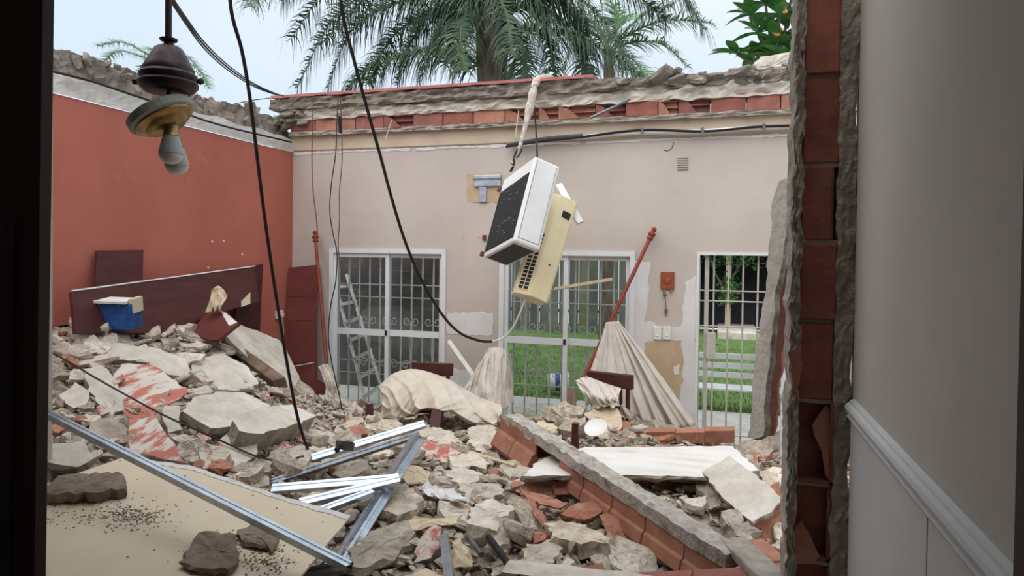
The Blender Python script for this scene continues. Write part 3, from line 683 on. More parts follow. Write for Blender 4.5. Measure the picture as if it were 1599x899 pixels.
def H(x, y):
    a = min(max((x-GX0)/GS, 0), GNX-1.001); b = min(max((y-GY0)/GS, 0), GNY-1.001); i, j = int(a), int(b); a -= i; b -= j
    return float(HG[i, j]*(1-a)*(1-b) + HG[i+1, j]*a*(1-b) + HG[i, j+1]*(1-a)*b + HG[i+1, j+1]*a*b)
def HNrm(x, y, e=.15): return V((H(x-e, y)-H(x+e, y), H(x, y-e)-H(x, y+e), 2*e)).normalized()
def gp(u, v):
    d = ray(u, v); t = 1.5
    while t < 9.5:
        p = CAM + d*t
        if p.z < H(p.x, p.y) or p.x < XL+.15: return p
        t += .02
    return CAM + d*t
mb = MB(); nx_, ny_ = GNX*2-1, GNY*2-1
xs_ = [min(GX0 + GS*.5*i, 1.98) for i in range(nx_)]; ys_ = [min(GY0 + GS*.5*j, YB-.005) for j in range(ny_)]
for x in xs_:
    for y in ys_:
        p = V((x, y, 0)); z = H(x, y) - .035 + .03*noise.noise(p*9) + .022*noise.noise(p*19) + .012*noise.noise(p*37)
        mb.v.append(V((max(x, XL+.002), y, max(z, .004))))
for i in range(nx_-1):
    for j in range(ny_-1): mb.f.append([i*ny_+j, (i+1)*ny_+j, (i+1)*ny_+j+1, i*ny_+j+1]); mb.m.append(0)
mound = tag(mb.build('rubble_mound', m_mound), 'crushed mortar and dust heap covering the whole floor', 'rubble', kind='stuff')
CLEAR = []
def slab_g(name, ol, tilt, lift, thick, mats, label, cat, rough=.012, seg=.05, seed=0, jit=0., clear=True, group=None):
    """slab resting on the heap: lies where its outline centre meets the heap"""
    cu = sum(u for u, v in ol)/len(ol); cv = sum(v for u, v in ol)/len(ol); c = gp(cu, cv)
    n = (HNrm(c.x, c.y) + V((tilt[0], tilt[1], 0))).normalized()
    if n.dot(CAM - c) < .12*(CAM-c).length: n = (n + (CAM-c).normalized()*.3).normalized()
    o = slab_px(name, ol, (c + V((0, 0, lift)), n), thick, mats, None, rough, seg, seed, jit)
    if clear: CLEAR.append(ol)
    return tag(o, label, cat, group)
PLG = [m_plaster, m_concrete]
sl = 'broken slab'
# --- mound on the left
slab_g('plaster_slab', [(189,567),(240,570),(268,590),(296,612),(282,622),(237,648),(213,657),(190,640),(168,606),(178,585)], (.1,-.1), .05, .05, [m_streak, m_concrete], 'pale plaster slab streaked with red paint, largest on the mound', sl, seed=1)
slab_g('plaster_slab', [(201,655),(240,649),(267,688),(290,722),(252,716),(204,704)], (.05,-.2), .06, .05, [m_streak, m_concrete], 'plaster slab with red paint blotches above the galvanised channel', sl, seed=2)
slab_g('plaster_slab', [(300,620),(340,612),(380,612),(420,632),(408,655),(372,664),(330,668),(286,642)], (.1,-.1), .10, .09, PLG, 'thick pale plaster slab in the middle of the mound slope', sl, seed=3)
slab_g('plaster_slab', [(362,655),(400,636),(455,632),(492,648),(470,660),(402,678),(372,672)], (.02,-.1), .22, .16, PLG, 'thick overhanging plaster slab with a straight pale broken side', sl, seed=4)
slab_g('plaster_slab', [(340,690),(357,676),(402,674),(404,706),(362,736),(346,716)], (.0,-.3), .10, .06, PLG, 'pale plaster slab tilted under the overhanging slab', sl, seed=5)
slab_g('plaster_slab', [(93,618),(117,596),(140,610),(136,630),(114,638)], (.1,-.2), .07, .04, PLG, 'small pinkish white plaster slab beside the dark frame', sl, seed=6)
slab_g('plaster_slab', [(258,632),(280,634),(284,672),(262,676),(254,650)], (.3,-.2), .12, .05, PLG, 'upright pale slab beside the red streaked slab', sl, seed=7)
slab_g('plaster_slab', [(130,575),(160,570),(186,600),(196,640),(170,650),(140,610)], (.1,-.1), .06, .05, PLG, 'pale slab between the pinkish slab and the streaked slab', sl, seed=8)
slab_g('plaster_slab', [(76,692),(128,688),(150,712),(120,730),(76,722)], (.0,-.2), .12, .07, PLG, 'pale slab with a flat face above the brown block', sl, seed=9)
slab_g('mortar_block', [(104,728),(138,708),(152,728),(148,742),(112,744)], (-.2,-.5), .08, .08, m_ck_grey, 'grey brown mortar block above the long mortar slab', 'block', seed=10)
slab_g('plaster_slab', [(150,540),(182,534),(250,545),(290,560),(300,585),(262,585),(228,565),(190,560),(160,562)], (.1,-.1), .04, .05, PLG, 'dusty pale slab just above the red streaked slab', sl, seed=11)
slab_g('plaster_slab', [(300,560),(350,552),(385,570),(405,600),(372,610),(320,606),(296,590)], (.1,-.1), .05, .05, PLG, 'dusty pale slab below the dark timber', sl, seed=12)
slab_g('plaster_slab', [(140,658),(176,650),(200,670),(196,690),(166,694),(146,680)], (.1,-.2), .08, .07, m_ck_grey, 'grey mortar slab between the pinkish slab and the channel', sl, seed=13)
for i, (ol, lb, m) in enumerate([
  ([(108,494),(160,498),(172,502),(170,510),(122,507),(108,502)], 'long flat stone on the crest of the mound by the blue carton', m_plaster),
  ([(104,512),(128,510),(160,534),(166,545),(140,540),(112,528)], 'long grey stone sloping below the crest of the mound', m_ck_grey),
  ([(76,538),(100,532),(138,540),(142,550),(120,556),(84,550)], 'rounded flat stone at the foot of the sloping grey stone', m_ck_grey),
  ([(165,495),(172,496),(197,524),(186,532),(170,512)], 'smooth beige tile piece leaning below the blue carton', m_ck_beige),
  ([(212,512),(248,508),(252,520),(236,526),(214,524)], 'flat grey stone near the long maroon board', m_ck_grey),
  ([(262,502),(274,500),(288,508),(286,518),(264,514)], 'pale upright stone near the maroon board edge', m_ck_beige),
  ([(270,552),(300,548),(322,552),(312,562),(282,568)], 'dark edged flat stone at the top of the pale slope', m_ck_grey),
  ([(252,530),(276,528),(280,534),(256,538)], 'thin grey stone in the flat stones on the crest', m_ck_grey),
  ([(212,542),(226,538),(234,548),(222,556)], 'small square grey stone on the upper slope', m_ck_grey)]):
    slab_g('flat_stone', ol, (.0, -.35), .07, .07, m, lb, 'stone', seed=30+i, rough=.015, seg=.05, jit=.012)
for i, (ol, lb) in enumerate([([(138,566),(156,560),(166,572),(150,582)], 'red painted plaster shard under the thin cable'), ([(306,676),(318,690),(330,712),(312,700)], 'long red painted shard below the thick slab'),
  ([(340,688),(352,700),(364,718),(350,712)], 'bright red painted flake on the tilted slab'), ([(150,636),(164,628),(172,642),(158,648)], 'small red painted shard beside the pinkish slab'), ([(176,594),(190,584),(196,590),(180,602)], 'narrow red painted shard above the streaked slab'),
  ([(310,704),(326,706),(332,730),(318,732)], 'dark red painted block face at the foot of the mound')]):
    slab_g('painted_shard', ol, (.2, -.3), .11, .03, [m_ck_redface, m_concrete], lb, 'plaster shard', seed=50+i, rough=.006, seg=.04, clear=False)
# tall pale slab leaning in the back corner
pl = plane3(at(352, 500, Y=5.9), at(438, 535, Y=6.75), at(520, 672, Y=5.9))
tag(slab_px('leaning_slab', [(350,520),(374,506),(405,518),(437,531),(448,548),(473,600),(500,637),(527,660),(546,682),(520,692),(497,692),(463,633),(428,600),(410,580),(391,562),(368,540)], pl, .06, PLG, None, .012, .06, 14), 'large smooth pale slab leaning in the corner by the red panel', sl); CLEAR.append([(350,520),(374,506),(448,548),(546,682),(497,692)])
tag(MB().fbox(at(352, 548, Y=5.75), (at(428, 604, Y=5.4)-at(352, 548, Y=5.75)), V((.10, .06, .03)), V((0, -.05, .11)), (0, 0, -.4), (1, 1, .6)).build('timber', m_woodold, bevel=.006), 'dark brown timber wedged under the leaning pale slab', 'timber')
tag(MB().fbox(at(330, 560, Y=5.6), (at(372, 548, Y=5.8)-at(330, 560, Y=5.6)), V((.08, .10, .0)), V((0, -.02, .05)), (0, 0, 0), (1, 1, 1)).build('timber', m_woodold, bevel=.006), 'short grey timber end beside the leaning pale slab', 'timber')
# --- middle of the floor
mid = [
 ('plaster_slab', [(647,704),(669,688),(708,695),(722,707),(698,720),(672,716)], .10, .07, [m_ck_redface, m_concrete], 'pinkish slab with worn paint behind the steel channels', .3),
 ('mortar_block', [(588,645),(602,638),(620,640),(634,655),(624,668),(600,670),(590,660)], .16, .16, m_ck_beige, 'tan block standing behind the steel channels', .5),
 ('mortar_slab', [(548,842),(600,822),(640,814),(646,838),(622,868),(580,884),(540,882)], .10, .09, m_ck_grey, 'large layered mortar slab beside the crossed channels', 0),
 ('painted_block', [(650,850),(668,826),(684,817),(692,842),(672,868),(650,880)], .16, .10, [m_ck_redface, m_concrete], 'dull red painted plaster block near the bottom edge', .4),
 ('mortar_slab', [(592,792),(612,760),(630,753),(658,776),(648,794),(620,804)], .14, .10, m_ck_grey, 'grey mortar slab under the crossing of the channels', .1),
 ('mortar_block', [(728,812),(742,786),(770,780),(794,784),(798,796),(776,826),(750,824)], .15, .16, m_ck_beige, 'pale rounded mortar block in front of the terracotta pieces', .1),
 ('mortar_slab', [(848,816),(876,812),(910,822),(948,836),(950,846),(910,848),(868,838)], .12, .11, m_ck_grey, 'long layered mortar slab below the terracotta shards', 0),
 ('mortar_slab', [(700,712),(740,704),(772,716),(760,730),(712,728)], .06, .05, m_ck_beige, 'flat pale slab left of the joist end', 0),
 ('mortar_slab', [(660,660),(700,672),(720,690),(690,694),(662,684)], .08, .06, m_ck_beige, 'flat pale slab below the torn board by the cloth', 0),
 ('mortar_slab', [(730,668),(770,655),(778,690),(752,708),(734,690)], .05, .06, m_ck_beige, 'dusty slope slab left of the terracotta joist', 0),
 ('mortar_block', [(783,650+70),(812,715),(822,735),(800,745),(780,738)], .08, .08, m_ck_grey, 'grey mortar lump left of the white slab', .1),
 ('mortar_slab', [(800,640),(838,628),(882,632),(890,650),(850,660),(812,655)], .14, .08, m_ck_beige, 'cream plaster slab behind the joist top', .1),
 ('mortar_block', [(756,838),(776,806),(796,806),(806,826),(792,846),(768,860)], .08, .08, m_ck_grey, 'grey lump beside the black tube', .2),
 ('mortar_slab', [(820,850),(866,842),(884,858),(856,880),(820,878)], .05, .06, m_ck_grey, 'brownish mortar slab above the bottom ledge', 0),
 ('mortar_slab', [(560,690),(610,676),(640,690),(622,704),(580,712)], .06, .06, m_ck_beige, 'flat tan slab between the two steel channels', 0),
 ('mortar_slab', [(690,735),(724,728),(752,738),(748,752),(716,756)], .05, .05, m_ck_beige, 'flat pale slab right of the channel crossing', 0),
 ('mortar_slab', [(716,756),(776,752),(792,766),(768,776),(726,774)], .05, .05, m_ck_grey, 'flat grey slab above the pale rounded block', 0)]
for i, (nm, ol, lift, th, m, lb, ty) in enumerate(mid):
    slab_g(nm, ol, (0, -ty), lift*.75, th*.75, m, lb, 'rubble block' if 'block' in nm else sl, seed=70+i, rough=.022, seg=.035, jit=.006)
def sheet(name, ol, lift, m, label, cat, tilt=(0, 0), curl=.010, seed=0, th=.006):
    o = slab_g(name, ol, tilt, lift, th, m, label, cat, .012, .04, seed, jit=curl, clear=False); return o
sheet('torn_board', [(625,727),(659,728),(672,742),(696,748),(670,752),(637,757),(622,742)], .08, m_card, 'torn tan board sheet behind the channel crossing', 'board scrap', seed=1)
sheet('torn_board', [(612,800),(636,806),(676,810),(720,806),(712,818),(668,820),(648,829),(636,816)], .10, m_card, 'long torn tan board strip right of the channels', 'board scrap', (0, -.2), seed=2)
sheet('torn_board', [(678,770),(704,774),(740,796),(724,798),(700,790)], .10, m_card, 'curled tan board scrap on the white plaster scrap', 'board scrap', (0, -.2), seed=3)
sheet('torn_board', [(708,845),(720,838),(738,876),(736,888),(712,884)], .12, m_card, 'tan board scrap beside the short steel stud', 'board scrap', (0, -.4), seed=4)
sheet('torn_board', [(632,899),(668,886),(690,899),(690,910),(632,910)], .06, m_card, 'tan board scrap cut by the bottom edge', 'board scrap', seed=5)
sheet('plaster_scrap', [(650,762),(668,752),(690,764),(716,768),(730,778),(712,782),(680,776)], .08, m_paper, 'crumpled white plaster scrap in the middle of the rubble', 'plaster scrap', curl=.02, seed=6)
sheet('torn_board', [(686,633),(716,640),(747,656),(720,674),(700,656)], .14, m_card, 'tan board flap under the draped cloth', 'board scrap', (0, -.3), seed=7, th=.03)
sheet('torn_board', [(912,644),(938,634),(966,638),(974,664),(956,690),(930,672)], .16, m_card, 'broken tan board standing under the pale chair cloth', 'board scrap', (.2, -.9), seed=8, th=.012)
sheet('torn_board', [(820,664),(850,656),(872,668),(850,684),(826,680)], .12, m_card, 'tan board scrap lying behind the joist top', 'board scrap', (0, -.4), seed=9)
# --- right side
wp = at(1000, 720, Z=.56); pl = (wp, V((0, -.02, 1)).normalized())
WS = [(850,714),(916,698),(1143,696),(1186,734),(1100,744),(985,741),(818,743),(834,724)]
t = empty('white_slab', (wp.x, wp.y, .3), 'broad white painted ceiling slab with hollow bricks under it', sl)
slab_px('painted_top', WS, pl, .03, [m_whiteplaster, m_concrete], t, .012, .06, 1)
slab_px('concrete_layer', WS, (wp - V((0, 0, .031)), pl[1]), .05, m_concrete, t, .02, .05, 2)
for i, (u0, u1) in enumerate([(820, 862), (864, 915), (917, 968), (970, 1020), (1022, 1084)]):
    a = hit(u0, 746, (wp - V((0, 0, .085)), pl[1])); b = hit(u1, 746, (wp - V((0, 0, .085)), pl[1])); ex = b-a
    mb = MB(); ey = V((0, 1, 0))*.3
    for z0, z1 in ((-.012, 0), (-.09, -.078), (-.17, -.155)): mb.fbox(a, ex, ey, V((0, 0, 1)), (0, 0, z0), (.985, 1, z1))
    mb.fbox(a, ex, ey, V((0, 0, 1)), (0, .12, -.17), (.985, 1, 0)); mb.fbox(a, ex, ey, V((0, 0, 1)), (.0, 0, -.085), (.05, .3, 0))
    mb.build('brick', m_terra, t)
CLEAR.append(WS)
# far strip of hollow bricks
a, b = at(968, 690, Y=6.15), at(1148, 688, Y=6.0); ex = (b-a).normalized(); L = (b-a).length
t = empty('brick_strip', a.lerp(b, .5), 'row of hollow bricks on a concrete strip before the curtain', 'brick row')
for i in range(4):
    x0 = L*i/4; w_ = L/4-.005
    MB().fbox(a, ex, V((0, 1, 0)), V((0, -.25, 1)).normalized(), (x0, .004*(i % 2), -.02), (x0+w_, .16, .085+.01*(i % 2))).build('brick', m_terra, t, bevel=.004)
r_ = rough_rock(77, (L*.62, .16, .06), 3, amp=.3); add_mesh('concrete_strip', r_, m_concrete, a.lerp(b, .42)-V((0, .02, .05)), (0, 0, math.atan2(ex.y, ex.x)), t, (1.25, 1.5, 1.2))
# main terracotta joist across the picture
A, B = at(800, 650, Y=5.25), at(1148, 868, Y=3.35)
ex = (B-A).normalized(); LEN = (B-A).length; vw = (CAM - (A+B)/2).normalized(); ez = (V((.1, -.15, 1)) - ex*V((.1, -.15, 1)).dot(ex)).normalized(); ey = ez.cross(ex)
if ey.dot(vw) < 0: ey = -ey
t = empty('roof_joist', (A+B)/2 - V((0, 0, .2)), 'long fallen roof joist of terracotta bricks with a concrete spine', 'joist')
mb = MB(); n = 70; rows = []
for i in range(n+1):
    s = LEN*i/n; row = []
    wd = .062 + .012*noise.noise(V((s*3, 1, 1)))
    for k in range(7):
        q = -1 + 2*k/6
        row.append(A + ex*s + ey*(q*wd) + ez*(.02 + .02*noise.noise(V((s*9, q*3, 2))) + .012*noise.noise(V((s*23, q*7, 2)))))
    for k in range(4):
        q = 1 - 2*k/3; row.append(A + ex*s + ey*(q*(wd+.01*noise.noise(V((s*11, k, 5))))) + ez*(-.055 + .01*noise.noise(V((s*9, q*3, 7)))))
    rows.append(row)
m_ = len(rows[0]); mb.v = [p for r in rows for p in r]
for i in range(n):
    for k in range(m_): mb.f.append([i*m_+k, i*m_+(k+1) % m_, (i+1)*m_+(k+1) % m_, (i+1)*m_+k]); mb.m.append(0)
mb.f += [list(range(m_)), list(range(n*m_, (n+1)*m_))[::-1]]; mb.m += [0, 0]
mb.build('concrete_spine', m_spine, t)
# brick flank: stepped section, broken into units
def flank(s0, s1, dy, dz, drop=.17, mm=m_terra, sgn=1):
    P = [(0, 0), (.01, 0), (.018, -.10), (.045, -.115), (.10, -.21), (.085, -drop), (0, -drop)] if drop > .22 else [(0, 0), (.006, 0), (.014, -.115), (.03, -.125), (.045, -drop+.01), (.035, -drop), (0, -drop)]
    mb = MB(); N = len(P)
    for s in (s0, s1):
        for a_, b_ in P: mb.v.append(A + ex*s + ey*sgn*(dy+a_) + ez*(dz+b_))
    for k in range(N): mb.f.append([k, (k+1) % N, N+(k+1) % N, N+k]); mb.m.append(0)
    mb.f += [list(range(N))[::-1], list(range(N, 2*N))]; mb.m += [0, 0]
    return mb.build('brick', mm, t, bevel=.004)
k = 0; s = -.10
while s < LEN-.1:
    L = min(.335, LEN-s)
    if not (.55 < s < .8): flank(s, s+L-.008, .05 if s < .5 else .045, -.02, .25 if s < .5 else .2)
    s += L; k += 1
s = .0
while s < .75:
    flank(s, s+.33, .05, -.03, .2, m_terra, -1); s += .34
CLEAR.append([(760,690),(790,632),(850,645),(1150,830),(1150,880),(1080,870),(900,800),(840,740),(780,730)])
# bottom ledge and the short joist beside the pillar
A2, B2 = at(780, 905, Y=2.98), at(1168, 886, Y=3.12); ex2 = (B2-A2).normalized(); L2 = (B2-A2).length
t2 = empty('plaster_ledge', (A2+B2)/2, 'pale plastered beam edge along the bottom of the picture', 'beam')
o = ragged_x('plaster_top', A2.x, B2.x, 3.0, 3.14, A2.z-.03, A2.z+.03, m_plaster, t2, .012, 60, 8, fz=lambda x: .035*(x-A2.x)/(B2.x-A2.x))
for i in range(4): MB().fbox(A2 + ex2*(L2*(.1+.23*i)) + V((0, .02, -.05)), ex2, V((0, 1, 0)), V((0, 0, 1)), (0, 0, -.12), (L2*.22, .1, 0)).build('brick', m_terra_d, t2)
A3, B3 = at(1142, 838, Y=3.5), at(1225, 915, Y=2.95)
t3 = empty('short_joist', (A3+B3)/2, 'short brick joist piece at the foot of the brick pillar', 'joist')
e3 = (B3-A3).normalized(); u3 = V((0, -.2, 1)); u3 = (u3 - e3*u3.dot(e3)).normalized(); s3 = u3.cross(e3)
MB().fbox(A3, e3, s3, u3, (0, -.06, -.05), ((B3-A3).length, .07, .0)).build('concrete_spine', m_concrete, t3, bevel=.01)
for k in range(2): MB().fbox(A3, e3, s3, u3, (.02+.3*k, .075, -.14), (.3+.3*k, .15, -.01)).build('brick', m_terra, t3, bevel=.005)
# tilted hollow slab at the right
wp = at(1155, 765, Y=4.35); pl = (wp, V((-.25, -.38, .9)).normalized())
TS = [(1095,736),(1137,712),(1180,742),(1219,775),(1212,792),(1174,815),(1130,775)]
t = empty('tilted_slab', wp - V((0, 0, .15)), 'tilted grey slab with open brick cells along its lower edge', sl)
slab_px('plaster_face', TS, pl, .035, [m_plaster, m_concrete], t, .012, .04, 3)
ez = pl[1]; ex = (hit(1174, 815, pl) - hit(1095, 736, pl)); LT = ex.length; ex.normalize(); ey = ez.cross(ex)
if (hit(1137, 712, pl) - hit(1095, 736, pl)).dot(ey) < 0: ey = -ey
o_ = hit(1095, 736, pl) - ez*.037
mb = MB()
for z in (-.012, -.075): mb.fbox(o_, ex, ey, ez, (.02, .01, z), (LT-.02, .22, z+.012))
for k in range(5): s = .02 + (LT-.052)*k/4; mb.fbox(o_, ex, ey, ez, (s, .01, -.065), (s+.012, .22, -.012))
mb.build('hollow_brick', m_terra, t); CLEAR.append(TS)
for i, (ol, lb, m, ty) in enumerate([
  ([(1168,690),(1186,676),(1206,672),(1222,678),(1214,700),(1196,722),(1184,712)], 'grey plaster lump heaped right of the white slab', m_ck_grey, .3),
  ([(1200,680),(1224,672),(1236,690),(1230,730),(1206,736)], 'dark hollow mortar piece leaning on the brick pillar', m_concrete, .8),
  ([(1186,735),(1216,728),(1228,748),(1214,768),(1194,762)], 'mortar piece behind the tilted grey slab', m_ck_grey, .3),
  ([(1085,745),(1098,742),(1120,775),(1118,800),(1096,780)], 'mortar lump left of the tilted grey slab', m_concrete, .5),
  ([(1140,820),(1168,812),(1186,826),(1170,842),(1146,838)], 'grey mortar lump at the end of the joist', m_concrete, .3),
  ([(1130,800),(1150,796),(1166,812),(1150,826),(1134,818)], 'flat mortar piece under the tilted slab corner', m_ck_grey, .2)]):
    slab_g('mortar_lump', ol, (0, -ty), .16, .09, m, lb, 'rubble block', seed=120+i, rough=.02, seg=.04, jit=.01)
# terracotta shards
def shard(ol, tilt, lift, label, seed, th=.014, m=None):
    return slab_g('terracotta_shard', ol, tilt, lift, th, m or m_terra, label, 'brick shard', .006, .03, seed, jit=.004, clear=False)
shard([(936,803),(948,802),(960,804),(980,816),(992,830),(980,850),(966,860),(950,840)], (.1,-.9), .15, 'curved terracotta shard standing below the joist', 1)
shard([(876,803),(888,792),(902,785),(926,783),(946,795),(930,806),(912,812)], (0,-.5), .18, 'flat ribbed terracotta shard above the layered mortar slab', 2, .03)
shard([(820,768),(824,752),(840,748),(858,754),(864,774),(846,780)], (.1,-1.1), .22, 'rounded upright terracotta piece left of the joist', 3)
shard([(858,752),(898,748),(920,770),(868,772)], (0,-.9), .22, 'ribbed terracotta brick face behind the flat shard', 4)
shard([(812,770),(822,766),(850,806),(854,822),(846,820)], (-.5,-.5), .16, 'narrow terracotta rim leaning left of the shards', 5, .03)
shard([(808,762),(850,772),(884,786),(876,794),(830,782)], (0,-.3), .16, 'long flat terracotta shard beside the rounded piece', 6)
shard([(1188,795),(1222,796),(1216,848),(1188,846)], (0,-1.2), .20, 'square terracotta brick face between tilted slab and pillar', 7, .03)
shard([(1172,708),(1180,704),(1184,724),(1174,726)], (0,-1.2), .20, 'small terracotta brick end right of the white slab', 8, .04)
shard([(881,608),(896,606),(902,622),(894,632),(880,626)], (0,-1.2), .36, 'broken terracotta tile by the chair cloth', 9, .03)
shard([(890,634),(899,628),(904,650),(892,654)], (0,-1.2), .30, 'small terracotta tile end below the chair cloth', 10, .03)
shard([(1200,760),(1216,752),(1222,790),(1206,800)], (-.6,-1), .22, 'upright orange brick shard beside the pillar foot', 11)
shard([(836,834),(848,828),(860,834),(856,848),(842,850)], (0,-.8), .13, 'small dark pink painted shard on the mortar slab', 12, .03, m_ck_redface)
shard([(894,888),(940,878),(946,890),(900,899)], (0,-.6), .12, 'orange brick sliver above the bottom ledge', 13, .03)
shard([(540,668),(566,662),(574,676),(552,682)], (0,-.6), .1, 'orange brick chip left of the tan block', 14, .03)
# hollow brick end under the overhanging slab
c = at(440, 704, Y=4.75); t = empty('hollow_brick', c, 'grey red hollow brick end under the overhanging slab', 'brick')
mb = MB().ring(c.x-.13, c.x+.11, c.z-.11, c.z+.09, c.y, c.y+.22, .014, .014, .016, .014); mb.box((c.x-.03, c.y, c.z-.095), (c.x-.018, c.y+.22, c.z+.073)); mb.box((c.x+.04, c.y, c.z-.095), (c.x+.052, c.y+.22, c.z+.073)); mb.build('shell', m_terra, t)
MB().box((c.x-.13, c.y+.01, c.z+.091), (c.x+.11, c.y+.22, c.z+.11)).build('mortar_cap', m_ck_grey, t, bevel=.006)
# plasterboard sheet sloping into the picture at lower left
Pa, Pb, Pc = at(192, 714, Y=3.15), at(546, 806, Y=2.95), at(462, 905, Y=2.45)
pl = plane3(Pa, Pb, Pc); BO = [(192,714),(240,716),(300,728),(420,770),(470,786),(546,806),(462,905),(440,930),(-60,930),(-60,742),(76,772),(150,745)]
BO = [(192,714),(300,729),(420,770),(546,806),(460,910),(440,930),(-120,930),(-120,800),(60,760)]
t = empty('plasterboard_sheet', hit(300, 830, pl) - V((0, 0, .02)), 'big tan plasterboard sheet lying at an angle before the mound', 'board')
slab_px('board_face', BO, pl, .012, [m_boardtop, m_paper], t, .002, .1, 4); CLEAR.append(BO)
ol = [(192,712),(300,727),(420,768),(548,804),(543,811),(420,774),(300,733),(196,718)]
slab_px('torn_paper_edge', ol, (pl[0]+pl[1]*.003, pl[1]), .003, m_paper, t, .005, .03, 5)
def onboard(name, ol, th, m, label, seed, lift=0., rough=.012):
    o = slab_px(name, ol, (pl[0]+pl[1]*(th+lift), pl[1]), th, m, None, rough, .03, seed, jit=.006); return tag(o, label, 'stone')
onboard('mortar_slab', [(70,762),(92,742),(130,738),(186,736),(196,742),(194,760),(150,768),(70,772)], .06, m_stone, 'long brown grey mortar slab on the plasterboard by the door leaf', 1)
onboard('mortar_stone', [(282,876),(296,856),(308,830),(322,832),(340,828),(366,832),(370,852),(368,880),(358,888),(310,886)], .035, m_stone, 'dark squarish mortar stone on the plasterboard', 2)
onboard('mortar_stone', [(370,826),(396,818),(420,826),(436,838),(424,856),(408,848),(376,842)], .03, m_stone, 'flat brown mortar stone beside the dark squarish stone', 3)
rnd = random.Random(14); mb = MB()
for cu, cv, su, sv, n in [(205, 805, 26, 9, 420), (410, 872, 28, 14, 300), (120, 800, 40, 12, 120), (300, 800, 110, 40, 70)]:
    for i in range(n):
        p = hit(cu+rnd.gauss(0, su), cv+rnd.gauss(0, sv), pl); s_ = rnd.uniform(.001, .004)
        mb.fbox(p, V((1, 0, 0)), V((0, 1, 0)), pl[1], (-s_, -s_*1.3, 0), (s_, s_, s_*.8))
tag(mb.build('plaster_dust', m_stone), 'dark grit scattered on the plasterboard sheet', 'grit', kind='stuff')
# ------------------------------------------------------------------ loose pieces of rubble
def inpoly(u, v, P):
    c = False; n = len(P)
    for i in range(n):
        x0, y0 = P[i]; x1, y1 = P[i-1]
        if (y0 > v) != (y1 > v) and u < (x1-x0)*(v-y0)/(y1-y0) + x0: c = not c
    return c
def chunk_me(seed, ns, flat, mats):
    r = random.Random(seed); n = r.randint(5, 7); a0 = r.random()*6
    pts = []
    for i in range(n):
        a = a0 + 2*math.pi*(i + r.uniform(-.32, .32))/n; q = r.uniform(.36, .56); pts.append((math.cos(a)*q, math.sin(a)*q*.75))
    o = shape_cut('chunk', pts, V((0, 0, flat/2)), V((1, 0, 0)), V((0, 1, 0)), flat, mats, None, .05, .17, seed, base=(0, 0, 0), jit=.05)
    me = o.data; bpy.data.objects.remove(o); return me
KINDS = [('mortar_chunk', 'grey mortar chunk', [chunk_me(100+i, 6, (.2, .3, .5, .22, .15, .35)[i % 6], m_ck_grey) for i in range(10)], 260),
         ('plaster_chunk', 'pale plaster chunk', [chunk_me(200+i, 6, (.12, .2, .32, .15)[i % 4], m_ck_beige) for i in range(10)], 250),
         ('brick_chip', 'orange terracotta brick chip', [chunk_me(300+i, 5, (.12, .2, .35)[i % 3], m_terra) for i in range(6)], 84),
         ('painted_chip', 'plaster chip with red paint', [chunk_me(400+i, 5, .2, [m_ck_redface, m_ck_grey]) for i in range(6)], 46)]
LAND = [('near the blue carton on the mound crest', 150, 520), ('on the mound beside the dark frame', 95, 590), ('around the red streaked slab', 230, 600), ('on the crest below the long maroon board', 290, 525),
        ('beside the wedged dark timber', 370, 580), ('under the thick overhanging slab', 440, 690), ('at the mound foot above the plasterboard', 250, 705), ('at the foot of the leaning pale slab', 500, 660),
        ('below the ladder window', 580, 640), ('between the upper steel channels', 540, 710), ('behind the crossing of the steel channels', 640, 720), ('under the fan of steel channels', 560, 780),
        ('below the draped cream cloth', 700, 680), ('left of the joist end', 740, 720), ('around the white plaster scrap', 690, 770), ('near the bottom edge by the steel stud', 680, 860), ('near the bottom edge by the channels', 590, 850),
        ('around the black tube', 790, 830), ('among the terracotta shards', 880, 780), ('below the curved terracotta shard', 920, 850), ('behind the joist by the plate', 890, 660), ('in front of the brick row', 1050, 690),
        ('between joist and tilted slab', 1060, 770), ('beside the tilted grey slab', 1170, 740), ('at the foot of the brick pillar', 1190, 840), ('behind the white slab by the doorway', 1150, 690)]
rnd = random.Random(21)
for nm, lab, mes, cnt in KINDS:
    k = 0; tries = 0
    while k < cnt and tries < 6000:
        tries += 1
        x, y = rnd.uniform(-5.1, 1.0), rnd.uniform(2.7, 7.2)
        if nm == 'brick_chip' and rnd.random() < .6 and x < -1.2: continue
        if nm == 'painted_chip' and rnd.random() < .7 and x > -2.6: continue
        z = H(x, y); u, v = px((x, y, z))
        if not (70 < u < 1250 and 480 < v < 905): continue
        if any(inpoly(u, v, P) for P in CLEAR) and rnd.random() < .93: continue
        if z < .07 and rnd.random() < .7: continue
        s_ = rnd.choice([.10, .13, .16, .2, .26, .32]) * rnd.uniform(.8, 1.2)
        if nm in ('brick_chip', 'painted_chip'): s_ *= .7
        if y < 3.6: s_ *= .75
        o = bpy.data.objects.new(nm, mes[k % len(mes)]); COL.objects.link(o)
        n = (HNrm(x, y) + V((rnd.gauss(0, .3), rnd.gauss(-.08, .3), 0))).normalized()
        o.rotation_mode = 'QUATERNION'; o.rotation_quaternion = n.to_track_quat('Z', 'Y') @ Matrix.Rotation(rnd.random()*6.28, 3, 'Z').to_quaternion()
        o.location = (x, y, z + s_*.05); o.scale = (s_, s_*rnd.uniform(.75, 1.1), s_*rnd.uniform(.6, 1))
        zone = min(LAND, key=lambda q: (q[1]-u)**2 + 1.6*(q[2]-v)**2)[0]
        sz = 'small ' if s_ < .14 else 'mid-sized ' if s_ < .23 else 'large '
        tag(o, sz + lab + ' ' + zone, 'rubble', sz + lab + 's ' + zone); k += 1
